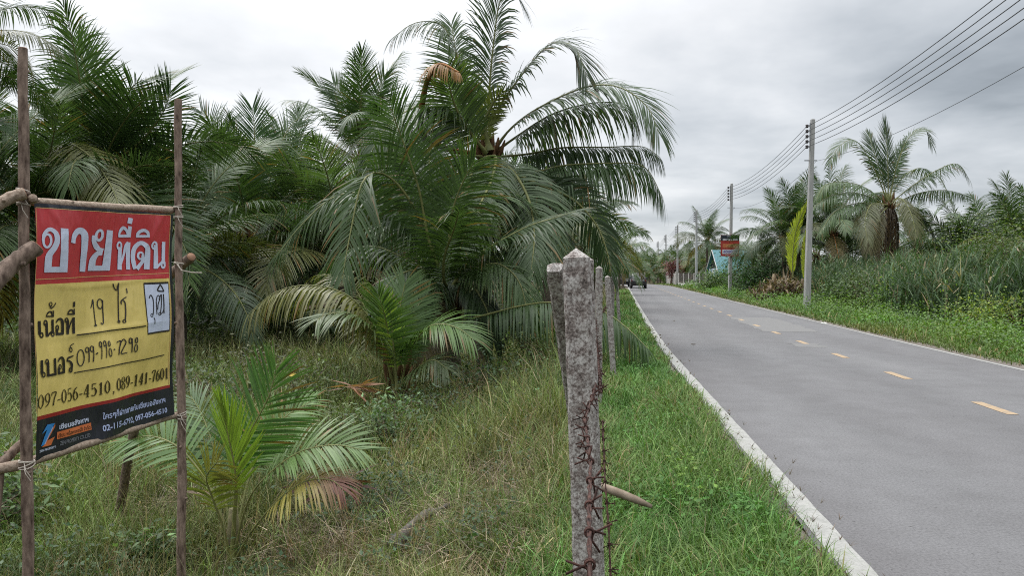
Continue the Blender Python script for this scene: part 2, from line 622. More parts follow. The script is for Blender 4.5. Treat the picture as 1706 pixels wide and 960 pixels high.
def frond_mesh(name, C, side=None, roll=0.0, n=60, leaf=.95, width=.045, droop=.35, vang=.25, t0=.16, seed=0,
               col=(.040, .075, .030), tipcol=None, rib=.034, ribmat=None, gaps=.05, curl=.5, ang=62):
    """one pinnate leaf: a tapering rib along the curve C and rows of leaflets on both sides"""
    r = np.random.default_rng(seed)
    C = np.asarray([tuple(p) for p in C], float)
    # Catmull-Rom resample
    Pp = np.vstack((2 * C[0] - C[1], C, 2 * C[-1] - C[-2]))
    M = 28
    out = []
    for k in np.linspace(0, len(C) - 1 - 1e-6, M):
        i = int(k)
        u = k - i
        p0, p1, p2, p3 = Pp[i:i + 4]
        out.append(.5 * ((2 * p1) + (-p0 + p2) * u + (2 * p0 - 5 * p1 + 4 * p2 - p3) * u * u + (-p0 + 3 * p1 - 3 * p2 + p3) * u ** 3))
    C = np.array(out)
    seg = np.linalg.norm(np.diff(C, axis=0), axis=1)
    arc = np.concatenate(([0], np.cumsum(seg)))
    L = arc[-1]
    arc /= L
    tt = np.linspace(0, 1, M)
    C = np.stack([np.interp(tt, arc, C[:, k]) for k in range(3)], -1)
    Tg = nrm(np.gradient(C, axis=0))
    if side is None:
        h = C[-1] - C[0]
        h[2] = 0
        if np.linalg.norm(h) < 1e-3:
            h = np.array((1., 0, 0))
        h = h / np.linalg.norm(h)
        side = np.cross((0, 0, 1), h)
    side = np.asarray(side, float)
    Sd = nrm(side[None] - (Tg @ side)[:, None] * Tg)
    Up = np.cross(Tg, Sd)
    if roll:
        ra = roll * np.linspace(.3, 1, M)[:, None]
        Sd, Up = Sd * np.cos(ra) + Up * np.sin(ra), Up * np.cos(ra) - Sd * np.sin(ra)
    # leaflets
    t = np.repeat(np.linspace(t0, .995, n), 2) + r.normal(0, .25 / n, 2 * n)
    t = np.clip(t, 0, 1)
    sg = np.tile((1.0, -1.0), n)
    keep = r.random(2 * n) > gaps
    t, sg = t[keep], sg[keep]
    m = len(t)
    ip = lambda A: np.stack([np.interp(t, tt, A[:, k]) for k in range(3)], -1)
    b, T_, S_, U_ = ip(C), nrm(ip(Tg)), nrm(ip(Sd)), nrm(ip(Up))
    u = np.clip((t - t0) / (1 - t0), 0, 1)
    ln = leaf * (.45 + .55 * np.clip(u / .28, 0, 1) ** .7) * (1 - .48 * np.clip((u - .5) / .5, 0, 1) ** 1.6) * r.normal(1, .07, m)
    th = np.radians(ang + 8 - 46 * u ** 1.7 + r.normal(0, 2, m))
    ph = vang * (1 - .5 * u) + r.normal(0, .05, m)
    d = np.cos(th)[:, None] * T_ + np.sin(th)[:, None] * (np.cos(ph)[:, None] * sg[:, None] * S_ + np.sin(ph)[:, None] * U_)
    d = nrm(d)
    tw = r.normal(0, .13, m)
    W = T_ - (T_ * d).sum(-1, keepdims=True) * d
    W = nrm(W)
    W2 = np.cross(d, W)
    W = W * np.cos(tw)[:, None] + W2 * np.sin(tw)[:, None]
    wd = width * (.55 + .45 * np.clip(u / .2, 0, 1)) * (1 - .45 * u) * r.normal(1, .1, m)
    dr = droop * np.clip(r.normal(1, .2, m), .3, 2.0)
    st = [0, .25, .55, .82, 1.0]
    wf = [.35, 1.0, .85, .5]
    p = b.copy()
    vs = []
    dk = d
    for k in range(5):
        if k:
            h = (st[k] - st[k - 1])
            dk = nrm(dk + np.array((0, 0, -1.)) * (dr * h * (k ** curl))[:, None])
            p = p + dk * (ln * h)[:, None]
        Wk = nrm(W - (W * dk).sum(-1, keepdims=True) * dk)
        if k < 4:
            vs += [p - Wk * (wd * wf[k] * .5)[:, None], p + Wk * (wd * wf[k] * .5)[:, None]]
        else:
            vs += [p]
    V = np.stack(vs, 1)           # m,9,3
    o = np.arange(m)[:, None] * 9
    q = np.concatenate([o + np.array((2 * k, 2 * k + 1, 2 * k + 3, 2 * k + 2)) for k in range(3)])
    tr = o + np.array((6, 7, 8))
    c = np.asarray(col)[None] * np.exp(r.normal(0, .10, m))[:, None]
    c = np.repeat(c[:, None], 9, 1)
    if tipcol is not None:
        f = np.clip((u - .45) / .4, 0, 1)[:, None, None]
        c = c * (1 - f) + np.asarray(tipcol)[None, None] * f
    dry = r.random(m) < .045
    c[dry, 4:] = np.array((.13, .085, .035))
    c[:, 8] = c[:, 8] * .6 + np.array((.10, .075, .03)) * .4
    V = V.reshape(-1, 3)
    c = c.reshape(-1, 3)
    # rib
    nb = len(V)
    K = 5
    rv = []
    for i in range(M):
        x = i / (M - 1)
        rad = rib * ((1 - x) ** .8 * .85 + .12) * (1.0 + .9 * max(0, .10 - x) * 10)
        for k in range(K):
            an = 2 * math.pi * k / K
            rv.append(C[i] + Sd[i] * math.cos(an) * rad * 1.15 + Up[i] * math.sin(an) * rad * .75)
    rq = []
    for i in range(M - 1):
        for k in range(K):
            rq.append((nb + i * K + k, nb + i * K + (k + 1) % K, nb + (i + 1) * K + (k + 1) % K, nb + (i + 1) * K + k))
    V = np.vstack((V, np.array(rv)))
    c = np.vstack((c, np.ones((len(rv), 3)) * .1))
    qm = np.concatenate((np.zeros(len(q), int), np.ones(len(rq), int)))
    q = np.vstack((q, np.array(rq)))
    return np_mesh(name, V, q, tr, mats=[M_FROND, ribmat or M_RACHIS], qm=qm, col=c)


def arch(e0, bend_, L, n=9, pw=1.5):
    """rib curve in the XZ plane, starting at elevation e0 (deg) and bending down by bend_ (deg)"""
    pts = [(0, 0, 0)]
    x = z = 0.0
    for i in range(1, n):
        e = math.radians(e0 - bend_ * ((i - .5) / (n - 1)) ** pw)
        x += math.cos(e) * L / (n - 1)
        z += math.sin(e) * L / (n - 1)
        pts.append((x, 0, z))
    return pts


LIB = {}
LIB_E = [84, 70, 55, 38, 18, -8]
GREENS = [(.030, .062, .026), (.038, .072, .028), (.044, .078, .036), (.034, .060, .032)]


def lib_frond(e, k, hi):
    key = (e, k, hi)
    if key not in LIB:
        sd_ = LIB_E.index(e) * 10 + k + 100
        rr = random.Random(sd_)
        bd = {84: 26, 70: 48, 55: 72, 38: 85, 18: 80, -8: 60}[e] * rr.uniform(.75, 1.2)
        LIB[key] = frond_mesh('frond', arch(e, bd, 4.6, pw=rr.uniform(1.3, 2.0)), None, roll=rr.uniform(-.9, .9), n=80 if hi else 42,
                              leaf=1.15, width=.056 if hi else .10, ang=50 if e > 60 else 60, droop=rr.uniform(.15, .9), vang=rr.uniform(.0, .35), seed=sd_,
                              col=(.095, .080, .036) if (e == -8 and k > 1) else (.070, .084, .036) if (e in (18, 38) and k == 3) else GREENS[(sd_) % 4], rib=.036, gaps=.06,
                              ribmat=M_RACHIS_DRY if (e == -8 and k > 1) else None)
    return LIB[key]


def trunk_mesh(name, h, r0, r1, lean=(0, 0), seed=0, skirt=True, parent=None):
    rr = random.Random(seed)
    mb = MB()
    n = max(6, int(h / .13))
    pts, rad = [], []
    for i in range(n + 1):
        x = i / n
        pts.append((lean[0] * x ** 1.4, lean[1] * x ** 1.4, -.25 + (h + .25) * x))
        rad.append((r0 * (1 + .5 * max(0, .15 - x) / .15) * (1 - x) + r1 * x) * (1.0 + (.07 if i % 2 else -.03)))
    mb.tube(pts, rad, 12, 0, True, .04, rr)
    if skirt:
        # leaf bases and fibre round the head of the stem
        for k in range(14):
            a = k * 2.4
            z = h - rr.uniform(-.05, .8)
            b = Vector((lean[0] + math.cos(a) * r1 * .7, lean[1] + math.sin(a) * r1 * .7, z))
            tip = b + Vector((math.cos(a) * rr.uniform(.12, .3), math.sin(a) * rr.uniform(.12, .3), rr.uniform(.4, .8)))
            mb.tube([b, (b + tip) / 2 + Vector((math.cos(a), math.sin(a), 0)) * .05, tip], [r1 * .55, r1 * .42, r1 * .12], 6, 1)
    return mb.build(name, [M_TRUNK, M_FIBRE], parent, True)


def palm(label, px, py, D, L, n, hi=True, seed=0, emax=84, emin=-8, group=None, trunk_r=.15, az0=0.0, cat='palm tree', spin=None, base_px=None):
    """crown centre at photo pixel px,py, D metres ahead, standing on the ground below it"""
    rr = random.Random(seed)
    c = P(px, py, D)
    gx = P(base_px, 480, D).x if base_px else c.x
    g = Vector((gx, c.y, float(ground_z(gx, c.y))))
    root = empty('palm_tree', g, label, cat, group)
    h = max(.3, c.z - g.z)
    trunk_mesh('trunk', h, trunk_r * 1.15, trunk_r * .9, (c.x - gx, 0), seed, True, root)
    for i in range(n):
        a = az0 + i * 2.39996 + rr.uniform(-.3, .3)
        x = (i + .5) / n
        e = emax + (emin - emax) * x ** 1.1 + rr.uniform(-7, 7)
        eb = min(LIB_E, key=lambda q: abs(q - e))
        me = lib_frond(eb, rr.randrange(4), hi)
        o = link('frond', me, root)
        sc = L / 4.6 * rr.uniform(.85, 1.1)
        o.scale = (sc, sc * rr.choice((1, -1)) if False else sc, sc)
        o.location = (c.x - gx + math.cos(a) * trunk_r * .5, math.sin(a) * trunk_r * .5, h - .25 * x)
        o.rotation_euler = (rr.uniform(-.14, .14), -math.radians(e - eb) * .9, a)
    return root, h


def px_frond(root, pts, D0, D1, **kw):
    """a frond whose rib runs through real points; D0 and D1 are the distances of its foot and its tip"""
    n = len(pts)
    C = []
    for i, (x, y) in enumerate(pts):
        D = D0 + (D1 - D0) * i / (n - 1)
        C.append(P(x, y, D) - Vector(root.location))
    me = frond_mesh('frond', C, **kw)
    return link('frond', me, root)


def hero_root(label, px, D, ztop=None, cat='palm tree'):
    g = G(px, D)
    return empty('palm_tree', g, label, cat)


# --- the tall palm by the fence
def big_palm():
    D = 18.0
    root = hero_root('tallest coconut palm in the middle, arching fronds out over the verge beside the fence', 800, D)
    c = P(815, 252, D)
    h = c.z - root.location.z
    trunk_mesh('trunk', h, .2, .15, (c.x - root.location.x, 0), 3, True, root)
    k = dict(n=96, leaf=1.38, width=.052, rib=.042)
    g0 = (.032, .060, .027)
    spec = [
        ([(816, 250), (822, 195), (879, 112), (920, 72), (957, 79), (978, 128)], 18, 17.2, dict(roll=.55, droop=.5, vang=.15)),
        ([(822, 252), (850, 215), (897, 180), (972, 146), (1029, 144), (1077, 176), (1098, 222)], 18, 16.8, dict(roll=.75, droop=.55, vang=.1)),
        ([(817, 250), (815, 190), (816, 140), (822, 75), (832, 5), (848, -22), (866, 0)], 18, 17.6, dict(side=(.45, .9, 0), droop=.55, vang=.2, ang=50)),
        ([(812, 250), (800, 200), (772, 120), (748, 58), (726, 36), (688, 39), (655, 62)], 18, 17.4, dict(roll=-.35, droop=1.3, gaps=.3, leaf=.95)),
        ([(822, 255), (860, 228), (916, 192), (972, 174), (1020, 170), (1050, 178), (1054, 205)], 18.2, 17.4, dict(roll=-.2, droop=1.5, vang=-.1)),
        ([(822, 262), (882, 256), (935, 246), (1010, 245), (1070, 244), (1100, 262)], 18.3, 17.6, dict(roll=.1, droop=2.2, vang=-.25, leaf=1.05)),
        ([(822, 270), (880, 288), (935, 276), (1010, 272), (1072, 277), (1105, 330)], 17.8, 17.0, dict(roll=.05, droop=2.4, vang=-.3, leaf=1.25)),
        ([(822, 268), (850, 285), (898, 308), (953, 331), (993, 374), (1012, 422), (1018, 458)], 17.6, 16.6, dict(side=(.6, -.3, .6), droop=.8, vang=-.2, leaf=.95)),
        ([(815, 262), (826, 262), (819, 299), (800, 340), (775, 390), (765, 420)], 17.5, 14.6, dict(side=(1, .2, .3), droop=.8, leaf=1.05)),
        ([(812, 262), (790, 280), (772, 330), (758, 385), (742, 440), (735, 480)], 17.5, 14.8, dict(side=(1, 0, .2), droop=.9, leaf=1.1)),
        ([(808, 255), (780, 215), (745, 180), (700, 175), (650, 205), (620, 250)], 17.8, 16.5, dict(roll=-.6, droop=.8)),
        ([(816, 252), (795, 190), (770, 150), (760, 90), (752, 40)], 18.2, 18.6, dict(side=(.9, .4, 0), droop=.4, leaf=1.0)),
        ([(812, 262), (770, 260), (720, 275), (670, 320), (640, 380)], 17.8, 16.6, dict(roll=-.4, droop=1.2)),
        ([(820, 262), (850, 280), (880, 330), (890, 390), (885, 450)], 17.6, 15.2, dict(side=(1, -.3, 0), droop=.8)),
        ([(818, 265), (850, 300), (905, 350), (940, 410), (955, 470)], 17.9, 17.0, dict(roll=.6, droop=1.4)),
        ([(822, 262), (870, 290), (925, 350), (955, 420), (968, 480)], 18.3, 19.3, dict(roll=.4, droop=1.6)),
        ([(810, 255), (786, 225), (764, 190), (750, 150), (744, 118)], 17.6, 16.2, dict(side=(1, .2, .2), droop=.35, leaf=.95, col=(.055, .095, .038))),
        ([(815, 262), (805, 330), (800, 400), (790, 470)], 17.7, 16.2, dict(side=(1, .1, 0), droop=.7)),
    ]
    for i, (p, d0, d1, kk) in enumerate(spec):
        a = dict(k)
        a['col'] = np.array(g0) * random.uniform(.8, 1.25)
        a['seed'] = 300 + i
        a.update(kk)
        px_frond(root, p, d0, d1, **a)
    # paler sheath of the newest leaf and the folded spear
    px_frond(root, [(815, 250), (808, 205), (822, 170), (838, 152)], 17.6, 17.2, side=(1, .2, 0), n=40, leaf=.5, width=.05, droop=.2, col=(.085, .11, .03), seed=350, rib=.06)
    o = px_frond(root, [(812, 258), (752, 250), (704, 222), (703, 175), (714, 128), (733, 106), (765, 120)], 18.6, 15.0, n=30, leaf=.5, width=.05, droop=2.0,
                 col=(.16, .09, .035), seed=351, rib=.115, ribmat=M_RACHIS_DRY, t0=.66, roll=-.3)
    o['label'] = 'bent orange-brown dying frond'


def front_palm():
    """the lower palm in front and to the left of the tall one"""
    D = 15.6
    root = hero_root('low spreading coconut palm with drooping fronds just left of the tallest palm', 752, D)
    c = P(752, 470, D)
    h = c.z - root.location.z
    trunk_mesh('trunk', h, .2, .15, (0, 0), 5, True, root)
    k = dict(n=90, leaf=1.15, width=.05, rib=.036)
    spec = [
        ([(748, 480), (735, 455), (714, 399), (699, 320), (680, 260), (660, 205), (648, 172)], 15.6, 14.2, dict(side=(1, .1, .25), droop=.55, leaf=1.25)),
        ([(742, 475), (715, 400), (680, 330), (640, 290), (605, 301), (584, 387), (570, 465)], 15.6, 13.6, dict(side=(.9, .2, .4), droop=.7, leaf=1.15)),
        ([(740, 475), (700, 390), (640, 330), (564, 325), (505, 372), (458, 430)], 15.8, 15.0, dict(roll=-.5, droop=1.2)),
        ([(756, 475), (775, 440), (819, 410), (878, 378), (921, 364), (960, 352)], 15.0, 13.9, dict(roll=.5, droop=.6, leaf=.9, n=64)),
        ([(752, 475), (748, 420), (752, 360), (768, 310), (790, 270)], 15.4, 14.6, dict(side=(1, 0, 0), droop=.5)),
        ([(750, 475), (735, 500), (715, 470), (690, 450), (650, 470), (620, 520)], 15.3, 13.6, dict(roll=-.3, droop=1.2, leaf=.9)),
        ([(754, 480), (790, 450), (830, 440), (865, 470), (880, 530)], 15.4, 14.4, dict(roll=.3, droop=1.2)),
        ([(754, 475), (770, 400), (800, 340), (850, 320), (900, 350)], 15.6, 16.4, dict(roll=.3, droop=1.0)),
        ([(748, 475), (725, 370), (715, 290), (720, 220), (730, 190)], 15.9, 16.8, dict(side=(1, .2, 0), droop=.5)),
        ([(748, 478), (690, 440), (620, 410), (560, 430), (520, 480)], 15.9, 16.4, dict(droop=1.3)),
        ([(752, 480), (740, 470), (740, 430), (757, 380), (765, 350)], 15.2, 13.2, dict(side=(1, -.2, .3), droop=.7, leaf=1.0)),
        ([(752, 482), (765, 470), (790, 480), (812, 520), (822, 570)], 15.3, 14.4, dict(droop=1.4, leaf=.9)),
        ([(752, 480), (772, 500), (779, 530), (858, 512), (918, 504), (997, 516), (1044, 546), (1078, 580)], 15.2, 12.6, dict(roll=.12, droop=2.0, vang=-.3, leaf=.95, t0=.3, n=90)),
        ([(750, 480), (730, 500), (715, 540), (708, 590)], 15.4, 14.6, dict(side=(1, .2, 0), droop=1.0, leaf=.85, col=(.10, .085, .04))),
    ]
    for i, (p, d0, d1, kk) in enumerate(spec):
        a = dict(k)
        a['col'] = np.array((.036, .066, .028)) * random.uniform(.8, 1.3)
        a['seed'] = 400 + i
        a.update(kk)
        px_frond(root, p, d0, d1, **a)


def mid_young_palm():
    D = 12.8
    root = hero_root('young trunkless palm with bright green heart in tall weeds, centre of the field', 662, D)
    trunk_mesh('trunk', .5, .12, .1, (0, 0), 7, True, root)
    k = dict(n=62, leaf=.8, width=.042, rib=.026, t0=.24)
    spec = [
        ([(658, 650), (640, 590), (625, 546), (581, 493), (517, 475), (458, 487), (415, 522)], 12.8, 11.8, dict(roll=-.12, droop=1.7, vang=-.15, col=(.11, .115, .052), leaf=.85, n=80)),
        ([(658, 650), (640, 590), (619, 538), (587, 473), (560, 460), (528, 458)], 13.2, 14.2, dict(roll=-.3, droop=.9, col=(.09, .10, .045))),
        ([(657, 650), (645, 600), (630, 563), (587, 524), (545, 524), (528, 534)], 12.6, 11.6, dict(roll=-.4, droop=.6, col=(.055, .085, .045))),
        ([(664, 650), (664, 575), (666, 517), (675, 471)], 12.8, 12.9, dict(side=(1, 0, 0), droop=.2, col=(.075, .125, .06))),
        ([(668, 650), (680, 590), (709, 549), (735, 540), (765, 548), (787, 565)], 12.7, 12.0, dict(roll=.5, droop=.5, col=(.06, .115, .03))),
        ([(660, 650), (650, 580), (642, 530), (630, 490)], 12.6, 11.9, dict(side=(.8, -.5, 0), droop=.2, col=(.045, .088, .028), leaf=.7)),
        ([(664, 650), (672, 570), (690, 520), (712, 490)], 12.9, 13.6, dict(side=(.8, .5, 0), droop=.3, col=(.045, .09, .03), leaf=.7)),
        ([(662, 650), (655, 570), (650, 520), (648, 497)], 12.4, 12.1, dict(side=(.6, .7, 0), droop=.1, col=(.13, .20, .03), leaf=.35, n=30)),
        ([(664, 650), (690, 620), (720, 600), (745, 615)], 12.6, 11.9, dict(roll=.5, droop=.7, col=(.05, .075, .035), leaf=.6, n=40)),
    ]
    for i, (p, d0, d1, kk) in enumerate(spec):
        a = dict(k)
        a['col'] = (.065, .115, .04)
        a['seed'] = 500 + i
        a.update(kk)
        px_frond(root, p, d0, d1, **a)


def small_palm():
    D = 6.1
    root = hero_root('small young palm in the foreground with yellow-green centre leaf, beside the sign pole', 386, D)
    mb = MB()
    c = P(386, 850, D) - Vector(root.location)
    mb.tube([(0, 0, -.2), (0, 0, .05), (c.x * .5, 0, c.z * .5), (c.x, 0, c.z)], [.075, .062, .05, .035], 10, 0, True, .05, random.Random(3))
    mb.build('trunk', mottled('young_palm_stem', (.07, .06, .035), (.16, .15, .075), 9, .8, .2, .4), root, True)
    k = dict(n=40, leaf=.40, width=.026, rib=.015, t0=.46, vang=.25, gaps=.02, ang=58)
    spec = [
        ([(388, 930), (392, 850), (397, 793), (408, 739), (446, 665), (460, 618)], 6.1, 5.9, dict(side=(.95, -.1, .25), droop=.15, leaf=.52, col=(.060, .130, .042), n=46, width=.028)),
        ([(386, 930), (390, 850), (392, 790), (382, 735), (372, 690)], 6.0, 5.75, dict(side=(.9, -.3, 0), droop=.03, leaf=.46, col=(.125, .205, .035), n=30, vang=.5, ang=30, width=.03)),
        ([(390, 930), (405, 860), (429, 810), (492, 757), (554, 742), (603, 750)], 6.1, 5.8, dict(roll=.75, droop=.3, col=(.07, .125, .05))),
        ([(390, 940), (410, 900), (433, 868), (467, 831), (508, 803), (550, 800), (570, 815)], 6.0, 5.6, dict(roll=.6, droop=.7, col=(.15, .145, .045), tipcol=(.085, .035, .03), leaf=.36)),
        ([(382, 930), (365, 850), (342, 800), (300, 748), (250, 727), (200, 738)], 6.2, 6.5, dict(roll=-.75, droop=.3, col=(.06, .12, .04), leaf=.42)),
        ([(384, 935), (372, 880), (352, 825), (344, 795), (362, 770)], 5.9, 5.55, dict(side=(.9, -.4, .1), droop=.4, col=(.14, .17, .04), leaf=.36, n=28, tipcol=(.19, .18, .045))),
        ([(386, 930), (378, 850), (362, 770), (340, 700), (318, 660)], 6.3, 6.9, dict(roll=-.5, droop=.3, col=(.055, .10, .045))),
        ([(390, 930), (402, 850), (425, 770), (470, 700), (520, 668)], 6.3, 6.9, dict(roll=.6, droop=.3, col=(.055, .11, .035), leaf=.36)),
    ]
    for i, (p, d0, d1, kk) in enumerate(spec):
        a = dict(k)
        a['col'] = (.055, .10, .035)
        a['seed'] = 600 + i
        a.update(kk)
        px_frond(root, p, d0, d1, **a)


big_palm()
front_palm()
mid_young_palm()
small_palm()

# --- the plantation on the left: label, crown pixel, distance, frond length, fronds
LEFT = [
    ('coconut palm behind the sign, its fan of upright fronds rising between the two sign poles', 150, 325, 20, 4.9, 15, 21),
    ('tall palm at the far left edge with fronds hanging past the sign pole', -100, 75, 15, 2.7, 22, 22),
    ('palm with one broad dark upright frond, just right of the sign pole', 420, 400, 25, 4.7, 15, 23),
    ('tall palm behind the plantation, crown showing left of the tallest palm', 600, 262, 31, 4.4, 18, 24),
    ('palm with silvery arching fronds between two darker palms, left of the tallest palm', 520, 385, 28, 4.8, 22, 25),
    ('low palm behind the right sign pole with fronds sweeping to the ground', 300, 420, 21, 4.2, 22, 26),
    ('low dark palm under the silvery arching fronds', 570, 430, 24, 4.4, 22, 27),
    ('dense palm behind the left half of the sign', 60, 400, 19, 4.4, 22, 28),
    ('palm at the left edge behind the diagonal sign brace', -90, 380, 17, 4.4, 20, 29),
]
for (lb, px, py, D, L, n, sd_) in LEFT:
    palm(lb, px, py, D, L, n, True, sd_, az0=sd_ * .7)
def fan_fronds():
    """upright fronds that stand flat to the road, as the front palms of the plantation carry them"""
    for key, specs in (('coconut palm behind the sign', [
            ([(150, 300), (148, 240), (150, 170), (140, 110), (128, 66)], 20, 19.6, dict(side=(1, .1, 0))),
            ([(152, 300), (170, 240), (200, 180), (225, 140), (262, 128)], 20, 18.8, dict(side=(.9, .3, .5))),
            ([(155, 305), (190, 270), (235, 235), (270, 190), (285, 150)], 20, 19.0, dict(side=(.7, .2, -.6))),
            ([(150, 305), (125, 260), (100, 200), (95, 150), (110, 100)], 20, 20.5, dict(side=(1, -.2, 0))),
            ([(145, 305), (110, 240), (150, 260), (185, 310), (200, 350)], 19.4, 16.5, dict(roll=.3, droop=.8, col=(.085, .10, .035)))]),
            ('palm with one broad dark upright', [
            ([(413, 400), (414, 340), (420, 280), (424, 220), (420, 180)], 25, 24.6, dict(side=(1, 0, 0), col=(.022, .052, .022))),
            ([(410, 400), (390, 330), (370, 260), (352, 210), (335, 185)], 25, 25.5, dict(side=(1, .2, .2))),
            ([(416, 400), (440, 330), (462, 260), (480, 215), (505, 190)], 25, 25.8, dict(side=(.9, -.2, -.4))),
            ([(405, 400), (360, 380), (320, 372), (300, 378), (285, 395)], 24.5, 22.5, dict(droop=1.4, roll=-.2)),
            ([(418, 400), (450, 370), (490, 340), (520, 335), (550, 360)], 24.6, 22.8, dict(droop=1.2, roll=.3))]),
            ('tall palm behind the plantation', [
            ([(600, 260), (585, 205), (572, 165), (555, 138)], 31, 31, dict(side=(.8, .3, .4))),
            ([(602, 260), (614, 205), (628, 160), (640, 125)], 31, 30.5, dict(side=(.9, .3, 0)))])):
        root = [o for o in bpy.data.objects if o.get('label', '').startswith(key)][0]
        for i, (p, d0, d1, kk) in enumerate(specs):
            a = dict(n=84, leaf=1.3, width=.055, rib=.04, droop=.15, vang=.1, seed=900 + i, col=(.032, .064, .028), ang=60)
            a.update(kk)
            px_frond(root, p, d0, d1, **a)


fan_fronds()
BACK_L = [(215, 350, 30), (335, 345, 31), (460, 370, 34), (690, 350, 28), (90, 360, 32), (-30, 330, 34), (-200, 340, 30), (560, 390, 40), (640, 380, 38),
          (270, 400, 42), (400, 410, 46), (160, 390, 44), (20, 390, 45), (720, 390, 44), (800, 380, 34), (500, 410, 50), (860, 390, 42)]
for i, (px, py, D) in enumerate(BACK_L):
    palm('one of the palms crowded together in the rows behind the front palms of the plantation', px, py, D, 4.5, 20, False, 60 + i, group='palms in the back rows of the plantation', az0=i)
FENCE_L = [(925, 395, 27), (985, 390, 34), (1005, 405, 44), (1030, 415, 58), (1045, 422, 74), (960, 400, 50), (1052, 428, 92)]
for i, (px, py, D) in enumerate(FENCE_L):
    palm('one of the palms lined up along the fence beyond the tallest palm', px - 14, py + 8, D, 3.4, 18, False, 90 + i, group='palms along the fence further off', az0=i)

# --- the right side of the road
RIGHT = [
    ('low bushy palm right of the big palm, its upright fronds level with the reeds', 1605, 428, 42, 4.5, 22, 32, 84, 5),
    ('palm at the right edge of the photo behind the leafy bush', 1698, 428, 40, 4.5, 22, 33, 84, 5),
    ('palm directly behind the nearest utility pole', 1388, 385, 54, 4.6, 22, 34, 84, -8),
    ('palm behind the yellow-green banana leaf, left of the nearest utility pole', 1330, 392, 56, 4.5, 22, 35, 84, -8),
    ('palm right of the red sign board', 1306, 400, 57, 3.9, 22, 36, 84, -8),
    ('low palm between the red sign board and the dead leaves', 1275, 440, 60, 3.4, 18, 37, 70, 0),
    ('palm with a clear bare trunk left of the blue roof', 1178, 402, 102, 5.0, 22, 38, 84, -20),
]
for (lb, px, py, D, L, n, sd_, ea, eb) in RIGHT:
    palm(lb, px, py, D, L, n, True, sd_, emax=ea, emin=eb, az0=sd_ * .5)
def lone_palm():
    D = 44
    root = hero_root('big palm above the reeds with a skirt of dead fronds on its trunk', 1480, D)
    c = P(1480, 338, D)
    h = c.z - root.location.z
    trunk_mesh('trunk', h, .22, .17, (c.x - root.location.x, 0), 13, True, root)
    spec = [([(1480, 335), (1479, 270), (1475, 206)], 44, 44.5, dict(side=(.85, .5, 0), droop=.15, ang=44, leaf=1.35)),
            ([(1480, 335), (1492, 285), (1508, 238)], 44, 46, dict(side=(.9, .3, 0), droop=.15, ang=46)),
            ([(1480, 335), (1466, 285), (1452, 240), (1448, 222)], 44, 45.5, dict(side=(.9, .3, 0), droop=.15, ang=46)),
            ([(1478, 335), (1455, 278), (1425, 234), (1398, 244), (1382, 272)], 44, 43, dict(roll=-.6, droop=.5)),
            ([(1482, 335), (1495, 272), (1515, 228), (1540, 214), (1553, 242)], 44, 43, dict(roll=.6, droop=.5)),
            ([(1484, 338), (1520, 310), (1560, 284), (1595, 273), (1617, 302)], 44, 43.4, dict(roll=.35, droop=1.1)),
            ([(1485, 342), (1530, 322), (1575, 317), (1614, 326)], 44, 45, dict(roll=.2, droop=1.4)),
            ([(1476, 338), (1440, 312), (1405, 303), (1376, 308), (1360, 332)], 44, 43, dict(roll=-.3, droop=1.2)),
            ([(1476, 342), (1430, 322), (1385, 326), (1350, 350)], 44, 42.6, dict(roll=-.2, droop=1.4)),
            ([(1476, 345), (1432, 338), (1392, 352), (1366, 388)], 44, 42, dict(roll=-.2, droop=1.4)),
            ([(1482, 342), (1500, 330), (1518, 356), (1527, 395)], 43.8, 41.5, dict(droop=.9, col=(.095, .105, .06))),
            ([(1478, 342), (1452, 340), (1441, 370), (1446, 402)], 43.8, 41.5, dict(droop=.9, col=(.08, .09, .05))),
            ([(1484, 345), (1515, 345), (1545, 370), (1560, 400)], 44, 43, dict(droop=1.3)),
            ([(1480, 340), (1470, 320), (1455, 330), (1445, 352)], 44.5, 47, dict(droop=1.0)),
            ([(1480, 340), (1500, 300), (1530, 280), (1550, 290)], 44.5, 48, dict(droop=1.0)),
            ([(1478, 345), (1462, 365), (1452, 395), (1448, 420)], 43.8, 42.4, dict(droop=1.2, col=(.07, .07, .04)))]
    for i, (p, d0, d1, kk) in enumerate(spec):
        a = dict(n=76, leaf=1.2, width=.065, rib=.045, vang=.1, seed=850 + i, col=np.array((.036, .066, .029)) * random.uniform(.85, 1.2))
        a.update(kk)
        px_frond(root, p, d0, d1, **a)


lone_palm()
BACK_R = [(1440, 400, 62), (1530, 410, 58), (1650, 415, 56), (1360, 420, 66), (1310, 430, 72), (1740, 400, 50), (1560, 420, 66), (1245, 440, 98), (1810, 400, 44), (1420, 430, 54)]
for i, (px, py, D) in enumerate(BACK_R):
    palm('one of the palms half hidden behind the reeds and palms right of the road', px, py + 8, D, 4.3, 18, False, 120 + i, group='palms in the back rows right of the road', az0=i)
FAR = [(1068, 438, 150), (1082, 430, 162), (1096, 436, 150), (1112, 432, 158), (1130, 434, 140), (1146, 432, 132), (1162, 430, 122), (1075, 428, 185), (1120, 425, 180), (1195, 432, 112), (1150, 428, 165),
       (1062, 440, 128), (1210, 430, 118), (1100, 440, 138), (1140, 441, 126), (1090, 445, 132), (1118, 446, 128), (1175, 440, 118)]
for i, (px, py, D) in enumerate(FAR):
    palm('one of the small distant palms massed where the road bends away', px, py + 8, D, 3.7, 16, False, 150 + i, group='distant palms at the end of the road', az0=i)

# ------------------------------------------------------------------ land-sale sign on round poles
SIGN_D1, SIGN_D2 = 4.0, 5.19


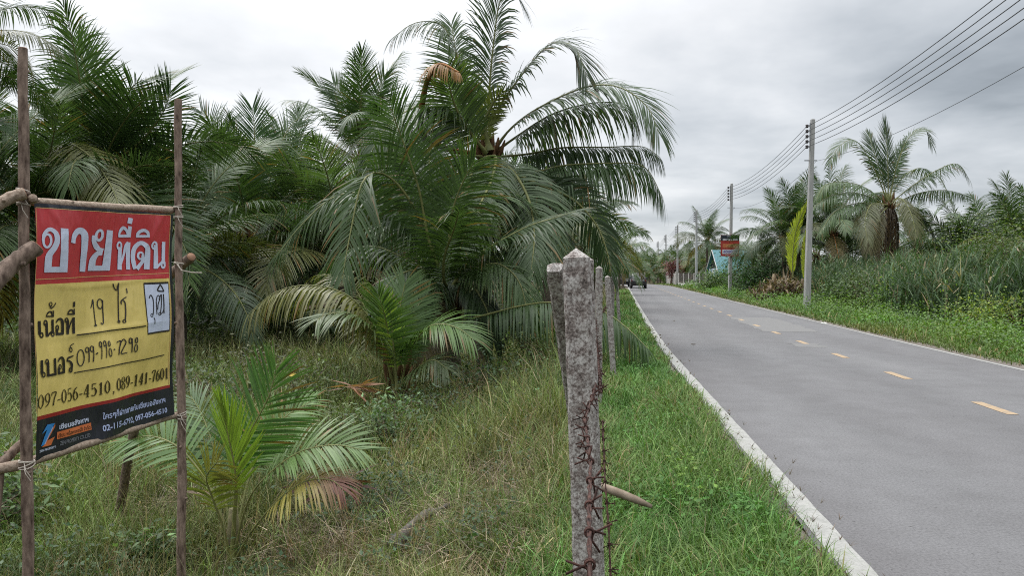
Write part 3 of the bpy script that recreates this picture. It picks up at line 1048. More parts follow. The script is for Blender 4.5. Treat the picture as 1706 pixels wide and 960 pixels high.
def build_sign():
    TL, BL = P(57, 338, SIGN_D1), P(57, 770, SIGN_D1)
    TR = P(287, 357, SIGN_D2)
    ex = (TR - TL)
    ex.z = 0
    Wd = ex.length
    ex.normalize()
    ez = Vector((0, 0, 1))
    nrm_ = ex.cross(ez)                      # out of the printed face, towards the road
    if nrm_.y > 0 and nrm_.x < 0:
        nrm_ = -nrm_
    origin = TL.copy()
    root_loc = G(172, 4.55)
    root = empty('land_sale_sign', root_loc, 'red and yellow land-for-sale banner tied between two rough round poles in the left foreground', 'sign')

    def uv(px, py):
        """photo pixel -> metres on the plane of the banner (right, up)"""
        d = P(px, py, 1.0) - Vector((0, 0, CAM_H))
        o = Vector((0, 0, CAM_H))
        k = (origin - o).dot(nrm_) / d.dot(nrm_)
        p = o + d * k - origin
        return p.dot(ex), p.z

    def disp(u, v):
        x, y = u / Wd, -v / 1.38
        w = math.sin(min(max(x, 0), 1) * math.pi)
        return (.016 * math.sin(7 * x + 5 * y) * w + .010 * math.sin(17 * x - 9 * y + 1) * w + .008 * math.sin(11 * y + 2.5 * x)
                + .005 * math.exp(-((y - .31 - .02 * math.sin(5 * x)) / .010) ** 2) * w + .005 * math.exp(-((y - .52 - .012 * math.sin(4 * x + 1)) / .010) ** 2) * w + .006 * math.exp(-((x - .9 + y * .9) / .02) ** 2) * max(0, 1 - 3 * y)
                + .005 * math.exp(-((x - .06 - y * 1.1) / .02) ** 2) * max(0, 1 - 4 * y) + .016 * math.exp(-((x - y * .75) / .06) ** 2) * (1 - y) * w * .4 + .014 * max(0, y - .93) / .07 * math.sin(19 * x) * w - .012 * w * math.sin(math.pi * min(max(y, 0), 1)))

    def at(u, v, h=0.0):
        return origin + ex * u + ez * v + nrm_ * (h + disp(u, v)) - root_loc

    def cr(box, sc):
        return lambda x, y: (box[0] + x / sc, box[1] + y / sc)
    A = cr((0, 300), 5.335)
    Bc = cr((150, 320), 5.333)
    Cc = cr((40, 470), 5.65)
    Dc = cr((160, 460), 5.333)
    Ec = cr((0, 620), 5.335)
    Fc = cr((150, 610), 5.335)

    I = lambda x, y: (x, y)

    class Ink:
        """flat print on the banner: ribbons, rings and filled shapes given in the picture's own coordinates"""
        def __init__(self, base=.003):
            self.v, self.f, self.h = [], [], base

        def up(self):
            self.h += .00006

        def ribbon(self, T, pts, w=None, cap=0):
            """pts (x,y[,w]) in crop units; w in crop units, horizontal-ish stroke width"""
            self.up()
            q = []
            for p in pts:
                ww = p[2] if len(p) > 2 else w
                a = uv(*T(p[0], p[1]))
                q.append((a[0], a[1], ww))
            # densify with Catmull-Rom when curved
            n = len(q)
            out = []
            for i in range(n - 1):
                p0, p1, p2, p3 = q[max(i - 1, 0)], q[i], q[i + 1], q[min(i + 2, n - 1)]
                K = 24 if math.hypot(p2[0] - p1[0], p2[1] - p1[1]) > 400 or T is I else 6
                for k in range(K):
                    x = k / K
                    out.append(tuple(.5 * (2 * b + (c - a) * x + (2 * a - 5 * b + 4 * c - d) * x * x + (3 * b - a - 3 * c + d) * x ** 3) for a, b, c, d in zip(p0, p1, p2, p3)))
            out.append(q[-1])
            b0 = len(self.v)
            for i, (x, y, ww) in enumerate(out):
                a, c = out[max(i - 1, 0)], out[min(i + 1, len(out) - 1)]
                tx, ty = c[0] - a[0], c[1] - a[1]
                L = math.hypot(tx, ty) or 1
                nx, ny = -ty / L, tx / L
                # stroke width measured in crop pixels: convert along both axes of the banner
                mid = pts[min(int(i / max(1, len(out) - 1) * (n - 1)), n - 1)]
                o_, px_, py_ = uv(*T(mid[0], mid[1])), uv(*T(mid[0] + 1, mid[1])), uv(*T(mid[0], mid[1] + 1))
                sx, sy = abs(px_[0] - o_[0]), abs(py_[1] - o_[1])
                hx, hy = nx * ww * .5 * sx, ny * ww * .5 * sy
                self.v.append(at(x + hx, y + hy, self.h))
                self.v.append(at(x - hx, y - hy, self.h))
                if i:
                    k = b0 + 2 * i
                    self.f.append((k - 2, k - 1, k + 1, k))

        def ring(self, T, cx, cy, rx, ry, w):
            pts = [(cx + rx * math.cos(a), cy + ry * math.sin(a)) for a in [2 * math.pi * k / 10 for k in range(11)]]
            self.ribbon(T, pts, w)

        def fill(self, T, pts):
            self.up()
            if len(pts) == 4:
                q = [uv(*T(x, y)) for x, y in pts]
                b, m = len(self.v), 10
                for i in range(m + 1):
                    for j in range(m + 1):
                        u, v = i / m, j / m
                        self.v.append(at(*[(q[0][k] * (1 - u) + q[1][k] * u) * (1 - v) + (q[3][k] * (1 - u) + q[2][k] * u) * v for k in (0, 1)], self.h))
                for i in range(m):
                    for j in range(m):
                        a = b + i * (m + 1) + j
                        self.f.append((a, a + 1, a + m + 2, a + m + 1))
                return
            b = len(self.v)
            self.v += [at(*uv(*T(x, y)), self.h) for x, y in pts]
            self.f.append(tuple(range(b, b + len(pts))))

        def build(self, name, mat, parent):
            me = bpy.data.meshes.new(name)
            me.from_pydata([tuple(p) for p in self.v], [], self.f)
            me.materials.append(mat)
            return link(name, me, parent)

        def text(self, T, body, p0, p1, hpx, bold=0.0, slant=0):
            """a line of type from p0 to p1 (baseline ends), hpx the height of its capitals at p0"""
            self.up()
            cu = bpy.data.curves.new('type', 'FONT')
            cu.body = body
            cu.offset = bold
            cu.resolution_u = 2
            ob = bpy.data.objects.new('type', cu)
            COL.objects.link(ob)
            dg = bpy.context.evaluated_depsgraph_get()
            me = bpy.data.meshes.new_from_object(ob.evaluated_get(dg))
            bpy.data.objects.remove(ob)
            xs = [v.co.x for v in me.vertices]
            x0, x1 = min(xs), max(xs)
            a, b = uv(*T(*p0)), uv(*T(*p1))
            top = uv(*T(p0[0], p0[1] - hpx))
            H = top[1] - a[1]
            k = len(self.v)
            for v in me.vertices:
                x = (v.co.x - x0) / (x1 - x0)
                y = v.co.y / .7
                self.v.append(at(a[0] + (b[0] - a[0]) * x, a[1] + (b[1] - a[1]) * x + H * y, self.h))
            for p in me.polygons:
                self.f.append(tuple(k + i for i in p.vertices))
            bpy.data.meshes.remove(me)

    def vinyl(name, c, rough=.27):
        t = NT(name)
        f = t.noise(2.6, 5, .6)
        g = t.noise(5, 3, .5, stretch=(1, 1.6, .5))
        c2 = t.mix(c, tuple(x * .86 for x in c), t.ramp(f, [(.35, (0, 0, 0)), (.65, (1, 1, 1))]))
        t.bump(g, .55, .05)
        return t.set(c2, rough, .45)
    m_black = vinyl('black_vinyl', (.016, .017, .024))
    m_red = vinyl('red_vinyl', (.50, .042, .048))
    m_dred = vinyl('dark_red_vinyl', (.30, .022, .022))
    m_yel = vinyl('yellow_vinyl', (.72, .57, .175))
    m_white = vinyl('white_print', (.60, .66, .82))
    m_card = vinyl('white_card', (.58, .64, .80))
    m_ink = vinyl('black_print', (.018, .013, .010))
    m_brown = vinyl('brown_print', (.045, .032, .012))
    m_pen = vinyl('marker_ink', (.022, .018, .022))
    m_thin = vinyl('thin_yellow_print', (.66, .42, .16))
    m_orange = vinyl('orange_print', (.58, .16, .055))
    m_blue = vinyl('blue_print', (.04, .25, .62))
    m_lilac = vinyl('pale_print', (.45, .52, .78))
    m_grey = vinyl('grey_print', (.22, .23, .26))

    # the sheet: bands one below another, cut where the photograph shows them
    banner = None
    lv = [(338, 357), (346, 359.5), (474.5, 463.4), (696, 641), (702.7, 645.7), (770, 692)]
    mats = [m_black, m_red, m_yel, m_dred, m_black]
    UV = [(uv(57, a)[1], uv(286.5, b)[1]) for a, b in lv]
    uL, uR = 0.0, Wd
    inL, inR = uv(58.8, 450)[0], uv(283.3, 450)[0]
    V, Q, MI = [], [], []
    ncol = 60
    us = [uL, inL] + [inL + (inR - inL) * k / ncol for k in range(1, ncol)] + [inR, uR]
    # shared grid of rows so the sheet is one continuous surface
    rows, rowm = [], []
    for bnd in range(5):
        nr = max(2, int(abs(UV[bnd + 1][0] - UV[bnd][0]) / .012))
        for k in range(nr):
            rows.append((bnd, k / nr))
            rowm.append(bnd)
    rows.append((4, 1.0))
    for (bnd, k) in rows:
        for u in us:
            x = u / Wd
            va = UV[bnd][0] + (UV[bnd][1] - UV[bnd][0]) * x
            vb = UV[bnd + 1][0] + (UV[bnd + 1][1] - UV[bnd + 1][0]) * x
            V.append(at(u, va + (vb - va) * k))
    nu = len(us)
    for r_ in range(len(rows) - 1):
        for c in range(nu - 1):
            Q.append((r_ * nu + c, r_ * nu + c + 1, (r_ + 1) * nu + c + 1, (r_ + 1) * nu + c))
            MI.append(0 if c == 0 or c == nu - 2 else rowm[r_])
    me = np_mesh('banner', [tuple(p) for p in V], Q, mats=mats, qm=MI, smooth_=True)
    banner = link('banner', me, root)

    # thin yellow rules
    k = Ink(.0015)
    k.ribbon(I, [(58.8, 345.6), (170, 353), (282.8, 359)], .9)
    k.ribbon(I, [(58.8, 345.6), (58.8, 690)], .8)
    k.ribbon(I, [(282.6, 359), (283.0, 640)], .8)
    k.ribbon(I, [(58.8, 466), (281.5, 455)], 1.2)
    k.build('printed_rule', m_thin, banner)
    # headline
    w = Ink()
    w.ring(A, 400, 540, 32, 58, 20)
    w.ribbon(A, [(366, 545, 22), (374, 480, 26), (418, 438, 34), (468, 470, 42), (482, 535, 46), (462, 600, 48), (428, 655, 52), (418, 700, 60), (418, 820, 62)])
    w.ribbon(A, [(390, 798), (584, 795)], 50)
    w.ribbon(A, [(547, 430), (552, 820)], 70)
    w.ribbon(A, [(630, 560, 46), (640, 505, 48), (672, 458, 52), (712, 454, 60), (744, 490, 66), (753, 560, 66), (755, 640, 66), (755, 815, 66)])
    w.ring(Bc, 73, 385, 28, 44, 24)
    w.ribbon(Bc, [(24, 385, 26), (30, 430, 34), (58, 480, 46), (92, 512, 40), (126, 524, 46)])
    w.ribbon(Bc, [(120, 538, 44), (78, 552, 44), (52, 600, 58), (48, 650, 64), (48, 700, 64)])
    w.ribbon(Bc, [(18, 678), (200, 676)], 46)
    w.ribbon(Bc, [(168, 340), (170, 696)], 64)
    w.ring(Bc, 281, 477, 22, 31, 18)
    w.ribbon(Bc, [(290, 490, 36), (286, 560, 38), (285, 690, 40)])
    w.ribbon(Bc, [(292, 650, 22), (325, 560, 22), (345, 480, 28), (368, 452, 30)])
    w.ribbon(Bc, [(366, 446, 38), (366, 560, 36), (364, 688, 36)])
    w.ribbon(Bc, [(272, 398, 14), (284, 350, 26), (318, 318, 30), (352, 350, 24), (362, 398, 20)])
    w.ribbon(Bc, [(268, 390), (384, 390)], 26)
    w.ribbon(Bc, [(372, 304), (370, 400)], 28)
    w.ribbon(Bc, [(372, 230), (366, 280)], 36)
    w.ribbon(Bc, [(424, 684, 34), (408, 590, 34), (418, 500, 36), (462, 452, 36), (508, 490, 40), (516, 560, 42), (514, 686, 42)])
    w.ring(Bc, 464, 566, 18, 30, 16)
    w.ribbon(Bc, [(480, 560, 20), (484, 610, 26), (462, 650, 30), (440, 684, 36)])
    w.ribbon(Bc, [(428, 400, 14), (440, 360, 26), (474, 340, 28), (506, 360, 26), (516, 400, 14)])
    w.ribbon(Bc, [(424, 393), (522, 393)], 22)
    w.ring(Bc, 567, 475, 19, 30, 17)
    w.ribbon(Bc, [(578, 470, 30), (582, 560, 36), (584, 682, 36)])
    w.ribbon(Bc, [(590, 672, 22), (618, 640, 20), (650, 612, 22)])
    w.ring(Bc, 648, 642, 16, 32, 17)
    w.ribbon(Bc, [(650, 443), (650, 640)], 32)
    w.build('headline_lettering', m_white, banner)
    # black printed words
    b = Ink()
    b.ribbon(Cc, [(152, 368), (152, 495)], 28)
    b.ring(Cc, 168, 500, 15, 22, 13)
    b.ring(Cc, 214, 385, 15, 22, 13)
    b.ribbon(Cc, [(224, 385), (222, 516)], 26)
    b.ribbon(Cc, [(232, 508, 18), (256, 480, 16), (284, 462, 18)])
    b.ring(Cc, 283, 488, 14, 22, 12)
    b.ribbon(Cc, [(284, 354), (284, 485)], 24)
    b.ribbon(Cc, [(222, 326, 8), (238, 292, 14), (268, 282, 14), (292, 326, 10)])
    b.ribbon(Cc, [(220, 324), (298, 324)], 13)
    b.ribbon(Cc, [(278, 272), (278, 320)], 10)
    b.ribbon(Cc, [(294, 268), (294, 328)], 10)
    b.ring(Cc, 264, 210, 13, 18, 9)
    b.ribbon(Cc, [(258, 225, 9), (270, 246, 14), (296, 226, 11), (314, 196, 9)])
    b.ring(Cc, 330, 432, 13, 22, 12)
    b.ribbon(Cc, [(326, 440), (326, 500)], 26)
    b.ribbon(Cc, [(315, 492), (392, 486)], 22)
    b.ribbon(Cc, [(320, 384, 12), (338, 354, 18), (366, 350, 22), (382, 384, 26), (382, 492, 26)])
    b.ring(Cc, 419, 360, 13, 19, 12)
    b.ribbon(Cc, [(430, 360), (430, 492)], 25)
    b.ribbon(Cc, [(436, 460, 12), (456, 390, 12), (478, 342, 14)])
    b.ribbon(Cc, [(484, 334), (484, 486)], 24)
    b.ribbon(Cc, [(428, 306, 8), (440, 276, 14), (466, 264, 14), (488, 306, 10)])
    b.ribbon(Cc, [(424, 303), (496, 303)], 13)
    b.ribbon(Cc, [(488, 252), (488, 308)], 13)
    b.ribbon(Cc, [(486, 186), (486, 236)], 20)
    b.ribbon(Cc, [(156, 738), (154, 865)], 26)
    b.ring(Cc, 168, 874, 14, 22, 12)
    b.ring(Cc, 207, 752, 14, 22, 12)
    b.ribbon(Cc, [(216, 752), (214, 886)], 25)
    b.ribbon(Cc, [(202, 882), (300, 868)], 22)
    b.ribbon(Cc, [(290, 718), (290, 878)], 24)
    b.ring(Cc, 342, 800, 12, 20, 11)
    b.ribbon(Cc, [(330, 805), (328, 866)], 24)
    b.ribbon(Cc, [(318, 862), (394, 850)], 21)
    b.ribbon(Cc, [(324, 752, 12), (342, 720, 18), (366, 714, 22), (383, 745, 25), (383, 858, 25)])
    b.ribbon(Cc, [(418, 748, 12), (430, 716, 16), (452, 708, 16), (480, 694, 12)])
    b.ribbon(Cc, [(422, 742, 16), (448, 750, 18), (466, 780, 22), (462, 832, 18)])
    b.ring(Cc, 454, 830, 14, 20, 12)
    b.ring(Cc, 456, 640, 12, 20, 9)
    b.ribbon(Cc, [(446, 628, 9), (456, 600, 9), (484, 580, 8)])
    b.ribbon(I, [(129.4, 558.7), (184, 551.5), (238.7, 543.2)], 2.1)
    b.ribbon(I, [(126, 621.8), (200, 607), (274.6, 591.8)], 1.9)
    b.build('black_lettering', m_ink, banner)
    # marker pen
    h = Ink(.0032)
    pw = 9
    h.ribbon(Cc, [(673, 246), (688, 210), (703, 168), (704, 300), (700, 412)], 10)
    h.ribbon(Cc, [(684, 412), (716, 408)], 12)
    h.ring(Dc, 84, 248, 22, 42, 9)
    h.ribbon(Dc, [(106, 215), (104, 320), (100, 410), (88, 428), (76, 416)], 9)
    h.ribbon(Dc, [(173, 68), (190, 110), (206, 126), (218, 64), (214, 240), (212, 405)], 8)
    h.ring(Dc, 214, 406, 7, 10, 7)
    h.ribbon(Dc, [(236, 250), (234, 226), (250, 205), (276, 186)], 9)
    h.ribbon(Dc, [(246, 212), (262, 240), (262, 330), (256, 392)], 9)
    h.ring(Dc, 250, 402, 10, 13, 8)
    h.ribbon(Dc, [(283, 108), (285, 152)], 9)
    h.ring(Cc, 545, 715, 30, 76, 9)
    h.ring(Cc, 600, 640, 13, 24, 9)
    h.ribbon(Cc, [(614, 620), (616, 690), (614, 756)], 9)
    h.ring(Cc, 641, 630, 14, 26, 9)
    h.ribbon(Cc, [(656, 606), (656, 680), (650, 752)], 9)
    h.ribbon(Cc, [(674, 680), (694, 668)], 13)
    h.ring(Dc, 42, 608, 10, 24, 8)
    h.ribbon(Dc, [(53, 590), (50, 660), (43, 738)], 8)
    h.ring(Dc, 82, 600, 11, 24, 8)
    h.ribbon(Dc, [(94, 580), (94, 650), (86, 728)], 8)
    h.ring(Dc, 124, 602, 9, 22, 8)
    h.ring(Dc, 126, 680, 13, 36, 8)
    h.ribbon(Dc, [(158, 656), (172, 652)], 12)
    h.ribbon(Dc, [(188, 592), (220, 578), (210, 640), (202, 702)], 9)
    h.ribbon(Dc, [(222, 592), (240, 562), (258, 590), (240, 640), (222, 690), (270, 680)], 9)
    h.ring(Dc, 290, 576, 10, 24, 8)
    h.ribbon(Dc, [(302, 556), (304, 620), (304, 682)], 8)
    h.ring(Dc, 335, 572, 9, 24, 8)
    h.ring(Dc, 334, 642, 12, 32, 8)
    h.build('handwriting', m_pen, banner)
    # taped white card
    cb = Ink(.0026)
    cb.fill(Dc, [(436, 60), (642, 50), (647, 492), (438, 522)])
    card = cb.build('name_card', m_ink, banner)
    cc = Ink(.0034)
    cc.fill(Dc, [(443, 78), (636, 70), (640, 478), (444, 506)])
    cc.build('card_face', m_card, card)
    hw = Ink(.0044)
    hw.ribbon(Dc, [(472, 200), (486, 170), (504, 210), (504, 300), (496, 348)], 9)
    hw.ring(Dc, 486, 350, 10, 13, 7)
    hw.ribbon(Dc, [(504, 372), (512, 390), (508, 426)], 9)
    hw.ribbon(Dc, [(532, 340), (530, 220), (544, 172), (560, 196), (544, 250), (540, 300)], 8)
    hw.ribbon(Dc, [(552, 210), (572, 164), (570, 260), (562, 330)], 8)
    hw.ring(Dc, 556, 336, 8, 12, 7)
    hw.ribbon(Dc, [(566, 340), (590, 300), (592, 220), (590, 160)], 8)
    hw.ribbon(Dc, [(590, 160), (592, 332)], 9)
    hw.ribbon(Dc, [(562, 80), (544, 128), (594, 136)], 12)
    hw.ribbon(Dc, [(594, 136), (576, 92), (560, 76)], 10)
    hw.build('card_handwriting', m_pen, card)
    # serif telephone numbers, drawn stroke by stroke: thin and thick like the print
    DIG = {
        '0': [[(.5, 0, 1), (.16, .25, 2), (.12, .5, 2.4), (.16, .75, 2), (.5, 1, 1), (.84, .75, 2), (.88, .5, 2.4), (.84, .25, 2), (.5, 0, 1)]],
        '1': [[(.2, .8, 1), (.5, .97, 1.4)], [(.5, .97, 2.3), (.5, .03, 2.3)], [(.2, .02, .9), (.8, .02, .9)]],
        '4': [[(.62, 1, 1), (.08, .3, 1.1)], [(.05, .28, 1.3), (.95, .28, 1.3)], [(.66, 1, 2.3), (.66, .02, 2.3)], [(.42, .02, .9), (.9, .02, .9)]],
        '5': [[(.84, .97, 1.6), (.24, .95, 1.5)], [(.24, .97, 1), (.2, .54, 1)], [(.2, .54, 1), (.55, .63, 1.4), (.85, .36, 2.3), (.62, .04, 1.4), (.14, .1, 1.8)]],
        '6': [[(.8, .95, 1.2), (.36, .78, 2), (.14, .38, 2.4), (.3, .06, 1.6), (.5, 0, 1), (.82, .14, 1.9), (.85, .36, 2.2), (.55, .62, 1), (.2, .44, 1)]],
        '7': [[(.12, .76, 1.1), (.16, .95, 1.7), (.88, .95, 1.7), (.56, .5, 2), (.42, .02, 2.4)]],
        '8': [[(.5, .53, 1.5), (.18, .7, 1.8), (.24, .93, 1.5), (.5, 1, 1), (.78, .92, 1.6), (.8, .7, 1.8), (.5, .53, 1.5), (.16, .34, 1.9), (.16, .14, 1.9), (.5, 0, 1), (.84, .14, 2), (.84, .34, 2), (.5, .53, 1.5)]],
        '9': [[(.2, .05, 1.2), (.64, .22, 2), (.86, .62, 2.4), (.7, .94, 1.6), (.5, 1, 1), (.18, .86, 1.9), (.15, .64, 2.2), (.45, .38, 1), (.8, .56, 1)]],
        '-': [[(.1, .34, 1.7), (.9, .34, 1.7)]],
        ',': [[(.4, .08, 2.4), (.5, -.02, 1.8), (.3, -.2, .8)]],
        ' ': [],
    }

    def serif(ink, text, p0, p1, hl, hr):
        adv = {'-': .72, ',': .5, ' ': .35}
        tot = sum(adv.get(c, 1.0) for c in text)
        x = 0.0
        for ch in text:
            a = adv.get(ch, 1.0)
            f0, f1 = (x + .05) / tot, (x + a - .05) / tot
            for st in DIG[ch]:
                pts = []
                for (gx, gy, ww) in st:
                    f = f0 + (f1 - f0) * gx
                    # foreshortening along the banner
                    g = f * SIGN_D2 / (f * SIGN_D2 + (1 - f) * SIGN_D1)
                    X = p0[0] + (p1[0] - p0[0]) * g
                    Y = p0[1] + (p1[1] - p0[1]) * g
                    hh = hl + (hr - hl) * g
                    pts.append((X, Y - hh * gy, ww * 1.05))
                ink.ribbon(I, pts)
            x += a
    sf = Ink()
    serif(sf, '097-056-4510 , 089-141-7601', (60, 683.2), (283, 630.6), 23.5, 18.6)
    sf.build('telephone_numbers', m_brown, banner)
    # foot of the banner
    fw = Ink()
    fw.text(Ec, 'เซียนอสังหาฯ', (536, 512), (800, 442), 42, .022)
    fw.text(Ec, 'ZEN PROPERTY', (360, 720), (504, 676), 20, .02)
    fw.build('white_lettering', m_white, banner)
    fl = Ink()
    f2 = Ink()
    fl.text(Fc, 'ใครๆก็ฝากขายกับเซียนอสังหาฯ', (108, 478), (672, 322), 50, .018)
    f3 = Ink()
    f2.text(Fc, '02-115-6792,', (103, 584), (398, 496.5), 52, .022)
    f3.text(Fc, '097-056-4510', (411, 492.6), (683, 412), 46, .022)
    f3.build('pale_lettering', m_lilac, banner)
    fl.build('pale_lettering', m_lilac, banner)
    f2.build('pale_lettering', m_lilac, banner)
    fo = Ink(.0026)
    fo.fill(Ec, [(516, 537), (820, 452), (821, 514), (515, 602)])
    bar = fo.build('orange_strip', m_orange, banner)
    ft = Ink(.0036)
    ft.text(Ec, 'เซียน พร็อพเพอร์ตี้ จำกัด', (528, 588), (812, 508), 34, .008)
    ft.build('strip_lettering', m_ink, bar)
    fg = Ink()
    fg.text(Ec, 'ZEN PROPERTY CO.,LTD', (540, 655), (806, 578), 34, .006)
    fg.build('grey_lettering', m_grey, banner)
    lg = Ink(.0028)
    lg.fill(Ec, [(378, 556), (426, 470), (496, 456), (470, 498), (436, 508), (408, 530)])
    lg.fill(Ec, [(432, 500), (474, 490), (402, 650), (374, 664)])
    logo = lg.build('company_emblem', m_blue, banner)
    l2 = Ink(.0034)
    l2.fill(Ec, [(474, 490), (484, 488), (414, 640), (402, 650)])
    l2.build('emblem_stripe', m_lilac, logo)
    l3 = Ink(.0036)
    l3.fill(Ec, [(496, 458), (496, 488), (430, 612), (496, 576), (462, 652), (380, 672), (414, 640)])
    l3.build('emblem_foot', m_orange, logo)

    # poles, rails, braces: real round timber with knots and bends
    rr = random.Random(8)

    def pole(name, pts, r0, r1, mat=M_WOOD, sawn=True, knots=6):
        mb = MB()
        pts = [Vector(p) - root_loc for p in pts]
        out = []
        n = 22
        for i in range(n + 1):
            x = i / n * (len(pts) - 1)
            k = min(int(x), len(pts) - 2)
            p = pts[k].lerp(pts[k + 1], x - k)
            out.append(p + Vector((rr.uniform(-1, 1), rr.uniform(-1, 1), 0)) * r0 * .13)
        rad = [(r0 + (r1 - r0) * i / n) * rr.uniform(.93, 1.08) for i in range(n + 1)]
        mb.tube(out, rad, 10, 0, False)
        d0 = (out[0] - out[1]).normalized()
        d1 = (out[-1] - out[-2]).normalized()
        mb.tube([out[0] - d0 * .002, out[0] + d0 * .003], [rad[0] * .98, rad[0] * .9], 10, 1)
        mb.tube([out[-1] - d1 * .002, out[-1] + d1 * .003], [rad[-1] * .98, rad[-1] * .9], 10, 1)
        for _ in range(knots):
            i = rr.randrange(1, n)
            a = rr.uniform(0, 6.28)
            dv = Vector((math.cos(a), math.sin(a), rr.uniform(-.3, .6)))
            mb.tube([out[i], out[i] + dv * rad[i] * 1.35], [rad[i] * .5, rad[i] * .28], 6, 0)
        return mb.build(name, [mat, M_SAWN if sawn else mat], root, True)
    d1 = SIGN_D1 - .02
    gl = G(47, d1)
    p1 = pole('pole', [P(38, 80, d1), P(40, 300, d1), P(42, 600, d1), P(47, 940, d1), Vector((gl.x, gl.y, gl.z - .3))], .024, .031)
    d2 = SIGN_D2 + .12
    gr = G(303, d2)
    p2 = pole('pole', [P(297, 166, d2), P(297, 400, d2), P(303, 700, d2), P(302, 940, d2), Vector((gr.x, gr.y, gr.z - .3))], .025, .031)
    pole('crossbar', [P(46, 330, 3.97) + nrm_ * .03, P(60, 336, 4.03) - nrm_ * .02, P(170, 344, 4.5) - nrm_ * .025, P(292, 350, 5.3) - nrm_ * .03], .022, .026, M_WOOD_PALE, sawn=False)
    pole('crossbar', [P(-2, 785, 3.90) - nrm_ * .045, P(45, 776, 3.98) - nrm_ * .045, P(70, 766, 4.06) - nrm_ * .03, P(170, 734, 4.5) - nrm_ * .02, P(285, 696, 5.2) - nrm_ * .03, P(303, 692, 5.32) - nrm_ * .03], .029, .022, M_WOOD_PALE, knots=10)
    # props holding the frame up from behind, their sawn ends in view
    pole('brace', [P(52, 411, 3.94) + nrm_ * .03, P(20, 440, 3.86), P(-40, 500, 3.7), G(-150, 3.35)], .043, .046, M_WOOD)
    pole('brace', [P(40, 322, 3.93), P(14, 330, 3.9), P(-10, 345, 3.85), P(-60, 392, 3.7), G(-230, 3.2)], .030, .036, M_WOOD_PALE)
    pole('brace', [P(40, 735, 4.08), P(0, 775, 3.95), G(-60, 3.8)], .024, .026, M_WOOD)
    pole('brace', [P(319, 428, 5.42), P(270, 470, 5.75), G(190, 7.0)], .035, .04, M_WOOD)
    for (px, py, D, r) in [(38.5, 319, d1, .031), (39, 342, d1, .031), (297, 345, d2, .031), (297, 362, d2, .031), (44.5, 770, d1, .036), (44.5, 776, d1, .037), (298, 440, d2, .032), (302, 690, d2, .032), (302, 700, d2, .032)]:
        tw = MB()
        c = P(px, py, D) - root_loc
        tilt = rr.uniform(-.4, .4)
        for q in range(2):
            tw.tube([c + Vector((math.cos(a) * r, math.sin(a) * r, math.sin(a + q) * tilt * r + q * .007)) for a in [k * 2 * math.pi / 14 for k in range(15)]], .0032, 5, 0, False)
        tw.tube([c + Vector((.01, -r, 0)), c + Vector((.03, -r - .02, -.03)), c + Vector((.05, -r - .01, -.07))], .002, 4, 0)
        tw.build('twine_lashing', M_TWINE, root)
    tw = MB()
    c = P(298, 440, d2) - root_loc
    tw.tube([c + Vector((0, -.03, 0)), c + Vector((.04, -.05, -.045)), c + Vector((.11, -.04, -.06)), c + Vector((.17, -.02, -.062))], .0045, 5, 0)
    tw.build('loose_twine', M_TWINE, root)


build_sign()

# ------------------------------------------------------------------ concrete fence posts and barbed wire
def concrete_post(label, base, top, w, cat='fence post', group=None, yaw=-.05, name='fence_post', apex=.04, seed=0):
    rr = random.Random(seed)
    base, top = Vector(base), Vector(top)
    root_loc = Vector((base.x, base.y, float(ground_z(base.x, base.y))))
    axis = (top - base).normalized()
    x = Vector((math.cos(yaw), math.sin(yaw), 0))
    x = (x - axis * x.dot(axis)).normalized()
    y = axis.cross(x)
    L = (top - base).length
    mb = MB()
    n = 40
    ch = .010
    prof = [(-.5 * w + ch, -.5 * w), (.5 * w - ch, -.5 * w), (.5 * w, -.5 * w + ch), (.5 * w, .5 * w - ch), (.5 * w - ch, .5 * w), (-.5 * w + ch, .5 * w), (-.5 * w, .5 * w - ch), (-.5 * w, -.5 * w + ch)]
    vs, fs = [], []
    for i in range(n + 1):
        d = L * i / n
        for (a, b) in prof:
            j = .0022
            vs.append(base - root_loc + axis * d + x * (a + rr.uniform(-j, j)) + y * (b + rr.uniform(-j, j)))
    for i in range(n):
        for k in range(8):
            fs.append((i * 8 + k, i * 8 + (k + 1) % 8, (i + 1) * 8 + (k + 1) % 8, (i + 1) * 8 + k))
    b = len(vs)
    vs.append(base - root_loc + axis * (L + apex) + x * w * -.02)
    for k in range(8):
        fs.append((n * 8 + k, n * 8 + (k + 1) % 8, b))
    mb.add(vs, fs)
    o = mb.build(name, M_POST)
    o.location = root_loc
    return tag(o, label, cat, group)


